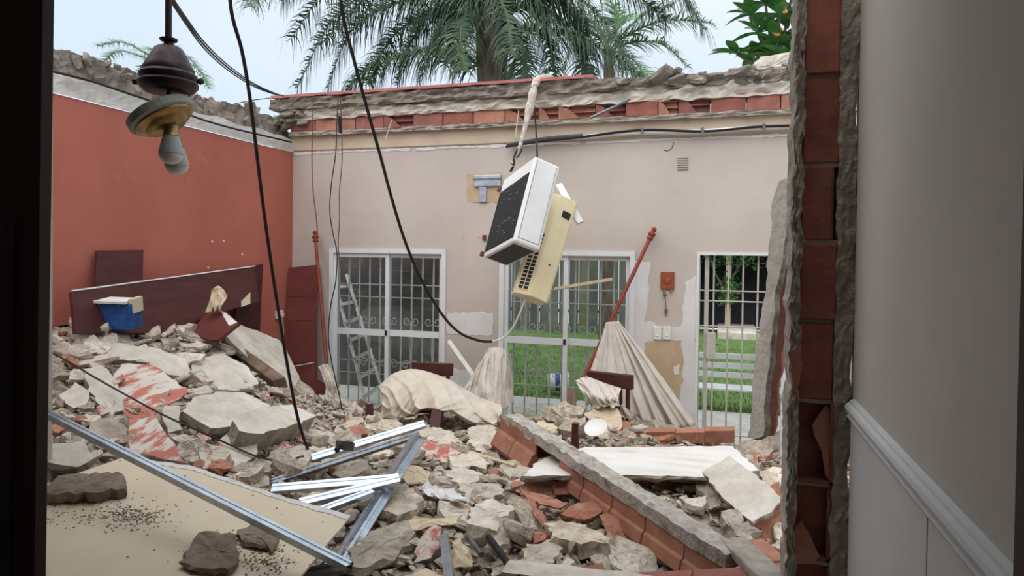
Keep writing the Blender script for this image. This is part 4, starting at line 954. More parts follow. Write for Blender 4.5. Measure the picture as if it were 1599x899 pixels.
# gravel too small to count
rnd = random.Random(31); mb = MB(); N = 0
FS = [(0,1,2),(0,2,3),(0,3,4),(0,4,1),(5,2,1),(5,3,2),(5,4,3),(5,1,4)]
while N < 16000:
    x, y = rnd.uniform(-5.2, 1.4), rnd.uniform(2.5, 7.3); z = H(x, y)
    if z < .03: continue
    N += 1; s_ = .008 + .05*rnd.random()**2.6
    u, v = px((x, y, z))
    if inpoly(u, v, BO) or inpoly(u, v, WS): continue
    c = V((x, y, z + s_*.1 - .012)); a = V((rnd.gauss(0, 1), rnd.gauss(0, 1), rnd.gauss(0, .5))).normalized(); b = a.cross(V((rnd.random(), rnd.random(), 1.3))).normalized(); d = a.cross(b)
    h1, h2, h3 = s_*rnd.uniform(.7, 1.4), s_*rnd.uniform(.5, 1), s_*rnd.uniform(.25, .7)
    j = lambda: rnd.uniform(.7, 1.2)
    mb.add([c+d*h3*j(), c+a*h1*j(), c+b*h2*j(), c-a*h1*j(), c-b*h2*j(), c-d*h3*j()], FS)
tag(mb.build('rubble_grit', m_fines), 'small gravel of mortar and brick strewn over the heap', 'rubble', kind='stuff')
# ------------------------------------------------------------------ boards and panels
def panel_px(name, ol, pl, th, m, label, cat='board', edge=None, parent=None, seed=0):
    o = slab_px(name, ol, pl, th, m, parent, .0, 0, seed)
    return tag(o, label, cat) if not parent else o
pl = plane3(at(112, 455, X=XL+.30), at(410, 413, X=XL+.05), at(180, 520, X=XL+.42))
panel_px('maroon_board', [(112,455),(398,416),(404,470),(350,486),(250,520),(118,520)], pl, .03, m_maroon, 'long maroon board leaning on the red wall behind the mound')
# its pale chipped upper edge
e0, e1 = hit(112, 455, pl), hit(398, 416, pl)
bd = bpy.data.objects['maroon_board']
MB().tube([e0 + V((0, 0, .004)), e1 + V((0, 0, .004))], .008, 4).build('pale_edge', m_primer, bd)
slab_px('tan_label', [(377,470),(391,456),(391,474),(377,479)], (pl[0]+pl[1]*.004, pl[1]), .003, m_card, bd, .0, 0)
pl = plane3(at(374, 425, X=XL+.06), at(411, 412, X=XL+.03), at(405, 535, X=XL+.10))
panel_px('maroon_board', [(372,421),(411,412),(408,470),(405,545),(366,540)], pl, .025, m_maroon, 'upright maroon board behind the end of the long board')
pl = plane3(at(150, 391, X=XL+.05), at(224, 390, X=XL+.05), at(150, 450, X=XL+.14))
panel_px('maroon_board', [(151,391),(224,390),(222,470),(149,470)], pl, .02, m_maroon, 'small square maroon board propped above the long board')
pl = plane3(at(448, 418, Y=7.42), at(497, 413, Y=7.42), at(450, 590, Y=7.10))
panel_px('cabinet_door', [(449,418),(497,413),(494,500),(494,640),(446,640)], pl, .022, m_maroon_r, 'tall red brown lacquered door leaning in the corner', 'cabinet door')
dr = bpy.data.objects['cabinet_door']
for v in (462, 500, 566):
    MB().tube([hit(450, v+1, pl)+pl[1]*.002, hit(493, v, pl)+pl[1]*.002], .003, 4).build('seam_line', m_maroon, dr)
pl = plane3(at(456, 575, Y=6.9), at(514, 602, Y=6.75), at(478, 628, Y=6.7))
panel_px('maroon_board', [(455,572),(488,568),(490,588),(513,603),(497,628),(478,622)], pl, .02, m_maroon_r, 'red brown board corner behind the leaning pale slab')
MB().tube([at(458, 572, Y=6.86), at(490, 566, Y=6.86)], .006, 4).build('pale_edge', m_primer, bpy.data.objects['maroon_board.003'])
pl = plane3(at(295, 520, Y=5.35), at(345, 482, Y=5.6), at(372, 505, Y=5.3))
panel_px('maroon_tile', [(292,518),(312,498),(340,480),(352,486),(373,504),(340,530),(330,531)], pl, .03, m_maroon_r, 'tilted maroon board piece on the crest of the mound')
mt = bpy.data.objects['maroon_tile']
slab_px('scuffed_patch', [(344,484),(352,488),(370,503),(358,508),(350,496)], (pl[0]+pl[1]*.004, pl[1]), .003, m_paper, mt, .004, .03)
# blue carton, paper and tape on the crest
c0 = at(172, 498, Y=4.4); t = empty('carton', c0 - V((0, 0, .05)), 'blue printed carton lying on the mound below the small board', 'carton')
ex = V((.93, .25, -.02)).normalized(); ez = V((.05, -.12, 1)).normalized(); ey = ez.cross(ex)
MB().fbox(c0, ex, ey, ez, (-.16, 0, -.09), (.18, .16, .13)).build('body', m_blue, t, bevel=.006)
MB().fbox(c0, ex, ey, ez, (-.165, -.03, .135), (.15, .16, .155)).build('open_flap', m_paper, t)
MB().fbox(c0, ex, ey, ez, (.152, .02, .05), (.19, .16, .17)).build('side_flap', m_card, t)
t = tag(slab_px('plastic_scrap', [(126,490),(134,482),(138,490),(132,500),(124,498)], plane3(at(126, 490, Y=4.55), at(138, 486, Y=4.6), at(130, 500, Y=4.5)), .006, m_paper, None, .004, .03, 3), 'crumpled white plastic scrap left of the blue carton', 'plastic scrap')
def loft(name, rows, nu, nv, m, label, cat, folds=None, parent=None, wr=.0, seed=0, th=.004, fr=6):
    """cloth through a list of curves (each a list of points); folds(s,t) -> offset towards the camera"""
    R = [spline(r, max(2, nu//(len(r)-1))) for r in rows]
    n = min(len(r) for r in R); cols = []
    for k in range(n): cols.append(spline([r[int(round(k*(len(r)-1)/(n-1)))] for r in R], max(2, nv//max(1, len(rows)-1))))
    mb = MB(); M_ = len(cols[0])
    for k in range(n):
        for j in range(M_):
            p = cols[k][j]; s, t = k/(n-1), j/(M_-1); off = folds(s, t) if folds else 0
            q = V((s*4, t*4, seed)); r1_ = (1-abs(noise.noise(V((s*fr - t*2.0, t*1.3, seed+4))))*1.6); r2_ = (1-abs(noise.noise(V((s*fr*2.1 + t*3, t*2.2, seed+8))))*1.6)
            off += wr*(.8*noise.noise(q) + .9*max(0, r1_)**3 + .35*max(0, r2_)**3)
            p = p + V((0, 0, -.06*t**4*noise.noise(V((s*7, 1, seed)))))
            mb.v.append(p + (CAM-p).normalized()*off)
    for k in range(n-1):
        for j in range(M_-1): mb.f.append([k*M_+j, (k+1)*M_+j, (k+1)*M_+j+1, k*M_+j+1]); mb.m.append(0)
    o = mb.build(name, m, parent, smooth='soft')
    md = o.modifiers.new('thickness', 'SOLIDIFY'); md.thickness = th
    return tag(o, label, cat) if not parent else o
def P(l, Y): return [at(u, v, Y=(Y[i] if isinstance(Y, (list, tuple)) else Y)) for i, (u, v) in enumerate(l)]
loft('paper_bag', [P([(331,452),(340,446),(349,452),(355,462)], 5.55), P([(328,466),(337,460),(346,462),(351,470)], 5.5), P([(319,490),(328,486),(336,484),(344,480)], 5.45)], 16, 16, m_card, 'crumpled brown paper hanging on the long maroon board', 'paper', wr=.03, seed=2)
# ------------------------------------------------------------------ galvanised channels
def channel(name, a, b, w_, h, label, m=m_metal, roll=0, up=None, grp='fallen ceiling channels', cat='metal channel'):
    """open C section: web on top, two flanges with lips below"""
    ex = (b-a).normalized(); L = (b-a).length; u = V(up) if up else V((0, -.5, 1)); u = (u - ex*u.dot(ex)).normalized(); s_ = u.cross(ex)
    c = math.cos(roll); q = math.sin(roll); u, s_ = u*c + s_*q, s_*c - u*q
    t = .004; mb = MB(); Pf = [(-w_/2, -h), (-w_/2, 0), (-w_/6, 0), (-w_/9, -.006), (w_/9, -.006), (w_/6, 0), (w_/2, 0), (w_/2, -h), (w_/2-.012, -h), (w_/2-.012, -h+t), (w_/2-t, -h+t), (w_/2-t, -t), (-w_/2+t, -t), (-w_/2+t, -h+t), (-w_/2+.012, -h+t), (-w_/2+.012, -h)]
    N = len(Pf)
    for x in (0, L):
        for y, z in Pf: mb.v.append(a + ex*x + s_*y + u*z)
    for k in range(N): mb.f.append([k, (k+1) % N, N+(k+1) % N, N+k]); mb.m.append(0)
    return tag(mb.build(name, m), label, cat, grp)
def G(u, v, lift): p = gp(u, v); return p + (CAM-p).normalized()*lift
channel('metal_channel', at(70, 640, Y=2.75), at(546, 880, Y=2.42), .036, .034, 'long shiny steel channel lying across the tan plasterboard', up=(.2, -.22, 1))
channel('metal_channel', at(372, 748, Y=3.85), at(663, 660, Y=4.6), .055, .03, 'upper steel channel pointing at the draped cloth', up=(0, -1, 1))
channel('metal_channel', at(408, 756, Y=3.75), at(655, 676, Y=4.5), .045, .03, 'dull steel channel just under the upper channel', m_metal_d, up=(0, -1, 1))
channel('metal_channel', at(648, 676, Y=4.4), at(506, 900, Y=2.95), .05, .03, 'steel channel running down to the bottom edge, its left half', up=(-.3, -.6, 1))
channel('metal_channel', at(658, 684, Y=4.4), at(530, 890, Y=3.0), .05, .03, 'steel channel running down to the bottom edge, its right half', up=(.5, -.6, 1))
channel('metal_channel', at(424, 761, Y=3.55), at(622, 745, Y=3.8), .055, .03, 'bright flat channel ending in a curl at the crossing', up=(0, -.8, 1))
channel('metal_channel', at(468, 783, Y=3.4), at(624, 746, Y=3.76), .05, .035, 'second bright channel fanned below the flat one', up=(0, -.8, 1))
channel('metal_channel', at(496, 796, Y=3.35), at(582, 764, Y=3.6), .045, .03, 'short steel channel lowest in the fan', up=(0, -.6, 1))
channel('metal_channel', at(692, 833, Y=3.45), at(702, 915, Y=2.95), .045, .03, 'short upright steel stud near the bottom edge', up=(.3, -1, .4))
channel('metal_channel', at(452, 897, Y=2.72), at(548, 880, Y=2.8), .05, .03, 'dark steel channel end under the plasterboard corner', m_metal_d, up=(0, -.6, 1))
# red brown painted stretch and bolts on the upper channel
ch = bpy.data.objects['metal_channel.001']
a, b = at(372, 748, Y=3.85), at(663, 660, Y=4.6)
MB().tube([a.lerp(b, .10) + V((0, -.012, .012)), a.lerp(b, .34) + V((0, -.012, .012))], .022, 6).build('painted_stretch', m_maroon, ch)
for s_ in (.52, .60): MB().lathe(a.lerp(b, s_) + V((0, -.02, .0)), (0, -1, .6), [(.02, 0), (.02, .012), (.009, .016)], 10).build('bolt', m_black, ch)
MB().box((a.lerp(b, .56).x-.07, a.lerp(b, .56).y-.03, a.lerp(b, .56).z-.02), (a.lerp(b, .56).x+.07, a.lerp(b, .56).y-.018, a.lerp(b, .56).z+.045)).build('splice_plate', m_metal_d, ch)
tag(MB().tube([at(763, 838, Y=3.55), at(812, 905, Y=3.0)], .019, 10).build('black_tube', m_black, smooth=False), 'black tube sticking out of the near rubble', 'tube')
tag(MB().tube([at(730, 838, Y=3.5), at(752, 866, Y=3.3)], .016, 8).build('grey_tube', m_metal_d), 'short grey tube beside the torn tan board', 'tube')
# wooden sticks
def stick(a, b, w_, h, m, label, up=(0, -.5, 1)):
    ex = (b-a); L = ex.length; ex = ex/L; u = V(up); u = (u - ex*u.dot(ex)).normalized(); s_ = u.cross(ex)
    return tag(MB().fbox(a, ex, s_, u, (0, -w_/2, -h/2), (L, w_/2, h/2)).build('wood_strip', m, bevel=.003), label, 'wood strip')
stick(at(706, 698, Y=5.15), at(804, 727, Y=4.75), .03, .02, m_woodraw, 'pale wooden strip lying left of the joist')
stick(at(701, 532, Y=7.25), at(748, 598, Y=6.75), .045, .02, m_paper, 'white strip leaning on the wall beside the hanging cloth', (0, -1, .4))
stick(at(866, 451, Y=7.2), at(956, 436, Y=7.0), .035, .02, m_woodraw, 'pale wooden strip caught in front of the curtain window', (0, -1, .3))
stick(at(872, 288, Y=6.86), at(906, 348, Y=6.72), .07, .03, m_acwhite, 'white plastic trunking piece behind the cream unit', (.6, -1, 0))
stick(at(898, 700, Y=5.5), at(899, 660, Y=5.5), .055, .055, m_maroon, 'dark maroon wooden block standing behind the joist')
stick(at(577, 672, Y=5.75), at(577, 630, Y=5.8), .06, .06, m_maroon, 'dark maroon chair leg sticking up behind the tan block')
stick(at(680, 672, Y=5.7), at(684, 640, Y=5.8), .10, .08, m_maroon, 'dark maroon post under the draped cloth')
stick(at(552, 658, Y=6.3), at(572, 628, Y=6.4), .10, .22, m_woodold, 'grey wooden box side below the ladder window', (.3, -1, .3))
# ------------------------------------------------------------------ curtain rods and cloths
def rod(a, b, label):
    t = empty('curtain_rod', b, label, 'curtain rod'); ex = (a-b).normalized()
    MB().tube([b, a], .021, 10).build('pole', m_rod, t, smooth=True)
    MB().lathe(a - ex*.02, ex, [(.021, 0), (.034, .01), (.034, .03), (.024, .04), (.04, .06), (.04, .08), (.02, .1), (.03, .125), (.022, .15), (.0, .155)], 14).build('finial', m_rod, t, smooth=True)
    return t
rod(at(493, 376, Y=7.36), at(513, 600, Y=6.95), 'red wooden curtain rod leaning upright beside the lacquered door')
rod(at(1015, 372, Y=7.38), at(906, 602, Y=6.75), 'red wooden curtain rod slanting with a curtain still on it')
# pleated curtain on the slanting rod
top = P([(948,499),(955,498),(966,503)], 6.98)
hem = [(914,592),(945,612),(975,640),(1005,655),(1035,668),(1062,668),(1087,663)]
rows = []
TL, TR = at(946, 503, Y=6.95), at(966, 501, Y=7.0)
hemP = P(hem, [6.78, 6.72, 6.75, 6.85, 6.95, 7.0, 7.05])
n = 120; hs = spline(hemP, 20); mb = MB(); K = 30
for k in range(n+1):
    s = k/n; a = TL.lerp(TR, s); b = hs[int(round(s*(len(hs)-1)))]
    mid_ = a.lerp(b, .5) + V((.02, 0, -.05*(1-s)+.02))
    for j in range(K+1):
        t = j/K; p = a*(1-t)**2 + mid_*2*t*(1-t) + b*t*t
        f = (.012 + .034*t**.8) * (math.sin(s*2*math.pi*6.5 + 2.2*noise.noise(V((s*4, t*1.2, 9)))) * (.7+noise.noise(V((s*6, 3, 0)))) + .28*math.sin(s*2*math.pi*13 + 3*noise.noise(V((s*5, t*2, 4))))) + .05*t*noise.noise(V((s*4, t*2, 1))) + .02*(.4-abs(noise.noise(V((s*8, t*6, 6)))))
        mb.v.append(p + V((0, -1, 0))*f*(.35+.65*min(1, t*2)))
for k in range(n):
    for j in range(K): mb.f.append([k*(K+1)+j, (k+1)*(K+1)+j, (k+1)*(K+1)+j+1, k*(K+1)+j+1]); mb.m.append(0)
o = tag(mb.build('curtain', m_curtain, smooth='soft'), 'pleated grey beige curtain fanning down from the slanting rod', 'curtain')
md = o.modifiers.new('thickness', 'SOLIDIFY'); md.thickness = .004
# hanging cloth bundle left of window two
loft('hanging_cloth', [P([(757,549),(764,543),(778,542),(790,546),(797,553)], [7.0, 6.95, 6.92, 6.95, 7.0]), P([(745,572),(758,562),(775,560),(790,563),(800,572)], [6.88, 6.78, 6.74, 6.78, 6.9]), P([(728,600),(746,599),(769,602),(788,601),(801,604)], [6.75, 6.65, 6.58, 6.62, 6.8]), P([(712,618),(738,634),(764,638),(785,638),(803,632)], [6.65, 6.5, 6.42, 6.45, 6.7])], 100, 48, m_curtain, 'cream curtain bundle heaped on the wall between the windows', 'curtain', lambda s, t: .05*t*noise.noise(V((s*9-t*1.5, t*.8, 2)))+.02*noise.noise(V((s*20-t*2, t, 7))), wr=.05, seed=3, fr=11)
# cloth draped over a chair in the middle
loft('draped_cloth', [P([(590,604),(612,584),(640,576),(668,580),(705,594),(742,616),(782,632)], [6.35, 6.4, 6.45, 6.45, 6.4, 6.3, 6.15]),
     P([(596,612),(618,606),(648,602),(676,604),(708,618),(744,634),(784,642)], [6.15, 6.05, 6.05, 6.05, 6.0, 6.0, 6.0]),
     P([(596,630),(618,632),(640,634),(668,634),(700,640),(744,652),(776,658)], [6.05, 5.95, 5.9, 5.85, 5.8, 5.85, 5.9]), P([(594,650),(616,655),(640,648),(668,638),(700,644),(744,660),(776,664)], [6.03, 5.93, 5.9, 5.9, 5.85, 5.85, 5.88])], 144, 60, m_cloth, 'dusty cream cloth draped over the fallen chair in the middle', 'cloth', lambda s, t: 0, wr=.05, seed=5)
loft('draped_cloth', [P([(620,618),(640,626),(656,640)], [6.2, 6.1, 6.0]), P([(606,622),(620,640),(650,652)], [6.1, 6.0, 5.9]), P([(592,640),(604,652),(636,656)], [6.1, 6.0, 5.9])], 60, 48, m_curtain, 'crumpled grey cloth end under the dusty cream cloth', 'cloth', wr=.07, seed=6)
loft('draped_cloth', [P([(898,594),(916,588),(945,598),(970,606)], [6.5, 6.5, 6.5, 6.5]), P([(908,612),(925,612),(945,618),(966,620)], [6.32, 6.25, 6.25, 6.35]), P([(918,634),(930,638),(950,634),(968,634)], [6.3, 6.2, 6.2, 6.3])], 72, 48, m_curtain, 'pale cloth thrown over the chair beside the curtain', 'cloth', wr=.05, seed=7)
loft('rag', [P([(497,572),(510,568),(520,580)], 6.75), P([(508,600),(518,604),(530,610)], 6.6), P([(508,630),(524,640),(536,640)], 6.5)], 48, 48, m_curtain, 'crumpled pale rag at the foot of the upright rod', 'cloth', wr=.06, seed=8)
cp = at(931, 670, Y=5.72)
MBp = MB().lathe(cp, (-.15, -.55, .8), [(.0, 0), (.07, 0), (.095, .018), (.10, .024), (.094, .026), (.065, .012), (0, .01)], 24)
tag(MBp.build('plate', m_acwhite, smooth=True), 'round white plate lying behind the white slab', 'plate')
# ------------------------------------------------------------------ chairs
def chair(loc, rz, rx, label):
    t = empty('dining_chair', loc, label, 'chair'); M4 = Matrix.Rotation(rz, 3, 'Z') @ Matrix.Rotation(rx, 3, 'X'); t_ = V(loc)
    def bx(name, lo, hi):
        mb = MB().box(lo, hi); mb.v = [t_ + M4 @ p for p in mb.v]; return mb.build(name, m_maroon, t, bevel=.01)
    for x in (-.2, .16): bx('leg', (x, .18, 0), (x+.04, .22, .9)); bx('leg', (x, -.22, 0), (x+.04, -.18, .43))
    bx('seat', (-.22, -.23, .43), (.22, .2, .47)); bx('top_rail', (-.235, .17, .78), (.235, .225, .92)); bx('lower_rail', (-.16, .185, .55), (.16, .215, .6))
    for k in range(4): bx('back_slat', (-.13+.075*k, .19, .6), (-.10+.075*k, .21, .78))
    return t
c1 = at(674, 582, Y=6.85); chair(c1 - V((-.02, .2, .80)), math.radians(8), math.radians(-4), 'dark maroon chair standing behind the draped cream cloth')
c2 = at(948, 592, Y=6.65); chair(c2 - V((0, .22, .85)), math.radians(-14), math.radians(2), 'dark maroon chair tilted in front of the slanting curtain')
# ------------------------------------------------------------------ hanging air conditioners
def camdir(x, dn, away): return (R3 @ V((x, -dn, -away)))
A = at(836, 243, D=6.25)
ea, eb, ec = camdir(-.41, .185, .893).normalized(), camdir(.88, .33, .34).normalized(), camdir(-.233, .925, -.30)
ec = (ec - ea*ec.dot(ea)); ec = (ec - eb*ec.dot(eb)); ec.normalize(); eb = (eb - ea*eb.dot(ea)).normalized()
la, lb, lc = .735, .268, .86
t = empty('outdoor_unit', A + ec*lc*.5 + ea*.3, 'white outdoor air conditioner unit hanging from its wrapped pipes', 'air conditioner')
MB().fbox(A, ea, eb, ec, (0, 0, 0), (la, lb, lc)).build('casing', m_acwhite, t, bevel=.022)
# grille on the face turned to the left (normal -eb)
MB().fbox(A, ea, -eb, ec, (.035, -.0, .16), (la-.03, .004, lc-.05)).build('grille_back', m_acdark, t)
gr = MB()
for k in range(30):
    s = .045 + (la-.09)*k/29; gr.fbox(A, ea, -eb, ec, (s, .004, .165), (s+.008, .012, lc-.055))
gr.build('fin_grille', m_acdark, t)
sc = MB(); rnd = random.Random(6)
for k in range(26):
    s, r_ = rnd.uniform(.08, la-.1), rnd.choice([.2, .26, .32, .6, .7]) + rnd.uniform(-.05, .05)
    sc = MB(); sc.fbox(A, ea, -eb, ec, (s, .0125, r_), (s+rnd.uniform(.01, .05), .0135, r_+rnd.uniform(.004, .012))); sc.build('bent_fin', m_fin, t)

# raised side panel edge on the face turned to us (normal -ea)
for a_, b_ in (((.03, .03), (.034, lc-.05)), ((lb-.034, .03), (lb-.03, lc-.05)), ((.03, lc-.054), (lb-.03, lc-.05))):
    MB().fbox(A, eb, -ea, ec, (a_[0], -.001, a_[1]), (b_[0], .0025, b_[1])).build('panel_seam', m_fin, t)
MB().fbox(A, ea, eb, ec, (.06, .03, lc-.002), (la-.06, lb-.03, lc+.004)).build('bottom_opening', m_acdark, t)
for s in (.12, lc-.03):
    MB().fbox(A, ea, eb, ec, (la-.02, -.035, s-.025), (la+.02, .0, s+.02)).build('red_foot', m_maroon_r, t, bevel=.004)
# cream indoor unit
T0, T1 = at(887, 310, D=6.75), at(838, 467, D=6.45); ex = (T1-T0).normalized(); L = (T1-T0).length
vw = (CAM - T0).normalized(); nf = (vw - ex*vw.dot(ex)).normalized(); sd2 = nf.cross(ex)
if sd2.dot(R3 @ V((1, 0, 0))) < 0: sd2 = -sd2
nf, sd2 = (nf*.93 + sd2*.36).normalized(), (sd2*.93 - nf*.36).normalized()
t = empty('indoor_unit', T1, 'yellowed cream indoor air conditioner unit dangling behind the white one', 'air conditioner')
prof = [(.125, -.2), (.125, -.03), (.118, .0), (.09, .016), (.0, .024), (-.085, .018), (-.10, .005), (-.20, -.085), (-.205, -.11), (-.19, -.2)]
mb = MB(); N = len(prof)
for x in (0, L):
    for y, z in prof: mb.v.append(T0 + ex*x + sd2*y + nf*z)
for k in range(N): mb.f.append([k, (k+1) % N, N+(k+1) % N, N+k]); mb.m.append(0)
mb.f += [list(range(N))[::-1], list(range(N, 2*N))]; mb.m += [0, 0]
mb.build('casing', m_accream, t, bevel=.008)
MB().fbox(T0, ex, sd2, nf, (L*.135, -.02, .018), (L*.20, .07, .028)).build('display_window', m_black, t)
MB().fbox(T0, ex, sd2, nf, (L*.66, .0, .022), (L*.675, .022, .0265)).build('maker_badge', m_blue, t)
# louvre side with slots
q0, q1 = V((-.10, .005)), V((-.20, -.085)); dq = (q1-q0).normalized(); nq = V((dq.y, -dq.x)); 
if nq.x > 0: nq = -nq
eq = (sd2*dq.x + nf*dq.y); en = (sd2*nq.x + nf*nq.y)
o_ = T0 + sd2*q0.x + nf*q0.y
for r_ in range(2):
    MB().fbox(o_, ex, eq, en, (L*.40, .022+.055*r_, -.002), (L*.955, .062+.055*r_, .004)).build('outlet_slot', m_black, t)
    lv = MB()
    for k in range(16): s = L*(.405+.545*k/15); lv.fbox(o_, ex, eq, en, (s, .022+.055*r_, .003), (s+.008, .062+.055*r_, .009))
    lv.build('louvre_row', m_accream, t)
# wrapped pipes over the roof edge
t = empty('wrapped_pipes', at(835, 128, Y=YB-.25), 'grimy wrapped pipe bundle hanging over the torn roof edge', 'pipe')
pp = [at(862, 122, Y=YB+.25), at(846, 123, Y=YB-.02), at(836, 130, Y=YB-.25), at(828, 165, Y=YB-.34), at(820, 198, Y=YB-.42), at(812, 228, Y=YB-.5), at(800, 256, Y=YB-.6)]
MB().tube(spline(pp, 6), [.03, .045, .045, .04, .048, .05, .04, .045, .05, .042, .04, .046, .042, .04, .044, .05, .045, .042, .05, .048, .044, .036, .03, .028, .026, .024, .026, .024, .025, .022, .02, .02, .02, .018, .018, .018, .018], 9).build('wrapping', m_insul, t, smooth=True)
MB().tube(spline([at(812, 228, Y=YB-.5), at(803, 245, Y=YB-.58), at(802, 258, Y=YB-.6), at(797, 268, Y=YB-.6)], 5), .014, 6).build('black_hose', m_black, t, smooth=True)
MB().tube(spline([at(815, 232, Y=YB-.5), at(812, 240, Y=YB-.55), at(806, 247, Y=YB-.57)], 5), .009, 6).build('thin_hose', m_black, t, smooth=True)
cable('hanging_cable', [at(834, 165, Y=YB-.2), at(837, 205, Y=YB-.5), at(839, 244, D=6.4)], .010, m_wire, 'short cable from roof edge to the top of the white unit')
# ------------------------------------------------------------------ pendant lamp
D = 3.05
def lp(u, v): return at(u, v, D=D)
c = lp(263, 108); mpp = D/F
t = empty('pendant_lamp', lp(263, 160), 'dark bronze pendant lamp with a brass plate and two bulbs', 'lamp')
up = V((0, 0, 1)); z0 = lp(263, 145)
MB().tube([lp(263, 68), V((lp(263, 68).x, lp(263, 68).y, 3.62))], 5*mpp, 10).build('rod', m_bronze, t, smooth=True)
pr = [(v_*1., r_) for v_, r_ in [(0, 4), (.0, 34), (4, 40), (9, 45), (14, 46), (18, 42), (21, 44), (26, 44), (30, 40), (34, 40), (40, 36), (52, 29), (64, 22), (68, 16), (70, 8), (74, 7), (76, 13), (79, 14), (80, 5)]]
MB().lathe(z0, up, [(r_*.95*mpp, h_*1.06*mpp) for h_, r_ in pr], 32).build('canopy', m_bronze, t, smooth=True)
for sgn in (-1, 1): MB().lathe(z0 + R3 @ V((sgn*45*mpp, 17*mpp, 0)), R3 @ V((sgn, .1, .2)), [(3*mpp, 0), (5*mpp, 4*mpp), (5*mpp, 9*mpp), (2*mpp, 11*mpp)], 8).build('thumb_screw', m_bronze, t)
MB().tube([z0 + V((0, 0, .01)), lp(264, 166)], 3.5*mpp, 6).build('stem', m_black, t)
fx = (R3 @ V((.50, -.86, -.03))).normalized()    # fixture hangs askew
fc = lp(247, 172)
MB().lathe(fc, fx, [(0, 0), (46*mpp, 0), (51*mpp, 3*mpp), (51*mpp, 15*mpp), (47*mpp, 17*mpp), (40*mpp, 17*mpp)], 32).build('mounting_pan', m_fixture, t, smooth=False)
MB().lathe(fc + fx*17*mpp, fx, [(46*mpp, -2*mpp), (45*mpp, 3*mpp), (38*mpp, 8*mpp), (33*mpp, 8*mpp), (29*mpp, 14*mpp), (20*mpp, 17*mpp), (0, 17*mpp)], 32).build('brass_plate', m_brass, t, smooth=True)
for (u, v, ax) in [(271, 210, (.02, -1, .06)), (268, 224, (-.03, -1, -.25))]:
    b0 = lp(u, v) + (R3 @ V((0, 0, .02 if u == 271 else -.03))); ax = R3 @ V(ax)
    sk = MB().lathe(b0 - ax.normalized()*14*mpp, ax, [(9*mpp, 0), (11*mpp, 2*mpp), (11*mpp, 14*mpp), (13*mpp, 18*mpp)], 16).build('socket', m_brass, t, smooth=True)
    MB().lathe(b0 + ax.normalized()*4*mpp, ax, [(12*mpp, 0), (15*mpp, 12*mpp), (18*mpp, 26*mpp), (18*mpp, 29*mpp)], 20).build('bulb_collar', m_bulbg, t, smooth=True)
    MB().lathe(b0 + ax.normalized()*33*mpp, ax, [(17*mpp, 0), (17*mpp, 3*mpp), (14*mpp, 9*mpp), (9*mpp, 13*mpp), (0, 15*mpp)], 20).build('bulb', m_bulb, t, smooth=True)
MB().tube(spline([fc + fx*30*mpp, lp(262, 195), lp(268, 205)], 4), 3*mpp, 6).build('socket_wire', m_black, t)
# ------------------------------------------------------------------ cables
def W(pts, Ys): return [at(u, v, Y=(Ys[0] + (Ys[1]-Ys[0])*i/(len(pts)-1))) for i, (u, v) in enumerate(pts)]
cable('hanging_cable', W([(527,-60),(535,20),(552,90),(575,175),(596,250),(612,310),(632,375),(655,430),(678,472),(700,503),(722,522),(750,532),(768,533)], (3.9, 6.3)), .013, m_wire, 'thick black cable sagging from above to the wall between the windows')
cable('hanging_cable', W([(768,533),(785,528),(800,512),(812,488),(822,462)], (6.3, 6.25)), .011, m_wirewhite, 'white cable hanging in a loop from the cream unit')
cable('hanging_cable', W([(355,-60),(362,20),(378,80),(390,150),(400,230),(411,320),(422,400),(434,480),(447,560),(462,640),(478,695),(500,746)], (3.2, 4.3)), .0115, m_wire, 'long twisted black cable reaching down to the steel channels')
for i, (dy, r_) in enumerate([(0, .008), (5, .006), (-5, .006)]):
    cable('overhead_cable', W([(262-dy*.6,-10),(290,32+dy),(320,72+dy),(355,105+dy*.8),(395,132+dy*.5),(428,146+dy*.2),(442,149)], (3.0, 7.32)), r_, m_wire, ['middle of three dark cables running to the roof corner', 'lowest of three dark cables running to the roof corner', 'highest of three dark cables running to the roof corner'][i])
cable('hanging_wire', W([(489,150),(488,200),(487,250),(489,300),(494,340),(496,368)], (7.28, 7.25)), .006, m_wirered, 'thin red wire hanging down to the upright curtain rod', 'wire')
cable('hanging_wire', W([(528,150),(526,190),(524,240),(517,290),(515,330),(520,365),(526,395),(524,440),(516,480),(513,530),(520,575),(528,610),(536,650),(542,690)], (7.25, 5.9)), .007, m_wire, 'dark wire trailing over the ladder window to the floor', 'wire')
cable('hanging_wire', W([(531,150),(533,190),(534,250),(530,300),(530,345),(528,385),(534,425),(545,455),(556,480)], (7.25, 7.2)), .006, m_wirered, 'dull red wire crossing the ladder window', 'wire')
cable('hanging_wire', W([(543,690),(524,692),(510,680),(500,670)], (5.7, 5.9)), .006, m_wire, 'small wire curl above the upper steel channel', 'wire')
tag(MB().tube([at(530, 182, Y=7.23), at(531, 208, Y=7.23)], .018, 6).build('wire_splice', m_black), 'black taped splice on the hanging wires', 'splice')
rnd = random.Random(4)
cable('ground_cable', [G(u, v, .22) for u, v in [(72,546),(110,566),(150,590),(200,618),(250,645),(300,668),(350,690),(400,712),(446,722)]], .007, m_wire, 'thin black cable stretched over the mound slabs')
pw = [at(u, v, X=XL+.05) for u, v in [(84,112),(140,126),(200,146),(260,166),(320,188),(370,202),(430,216),(455,222)]]
cable('wall_cable', pw, .011, m_wire, 'black cable running along the crown of the red wall')
cable('overhead_cable', [at(330, 172, X=XL-.1), at(385, 158, Y=7.5), at(440, 151, Y=7.35)], .006, m_wire, 'faint far cable above the corner of the walls')
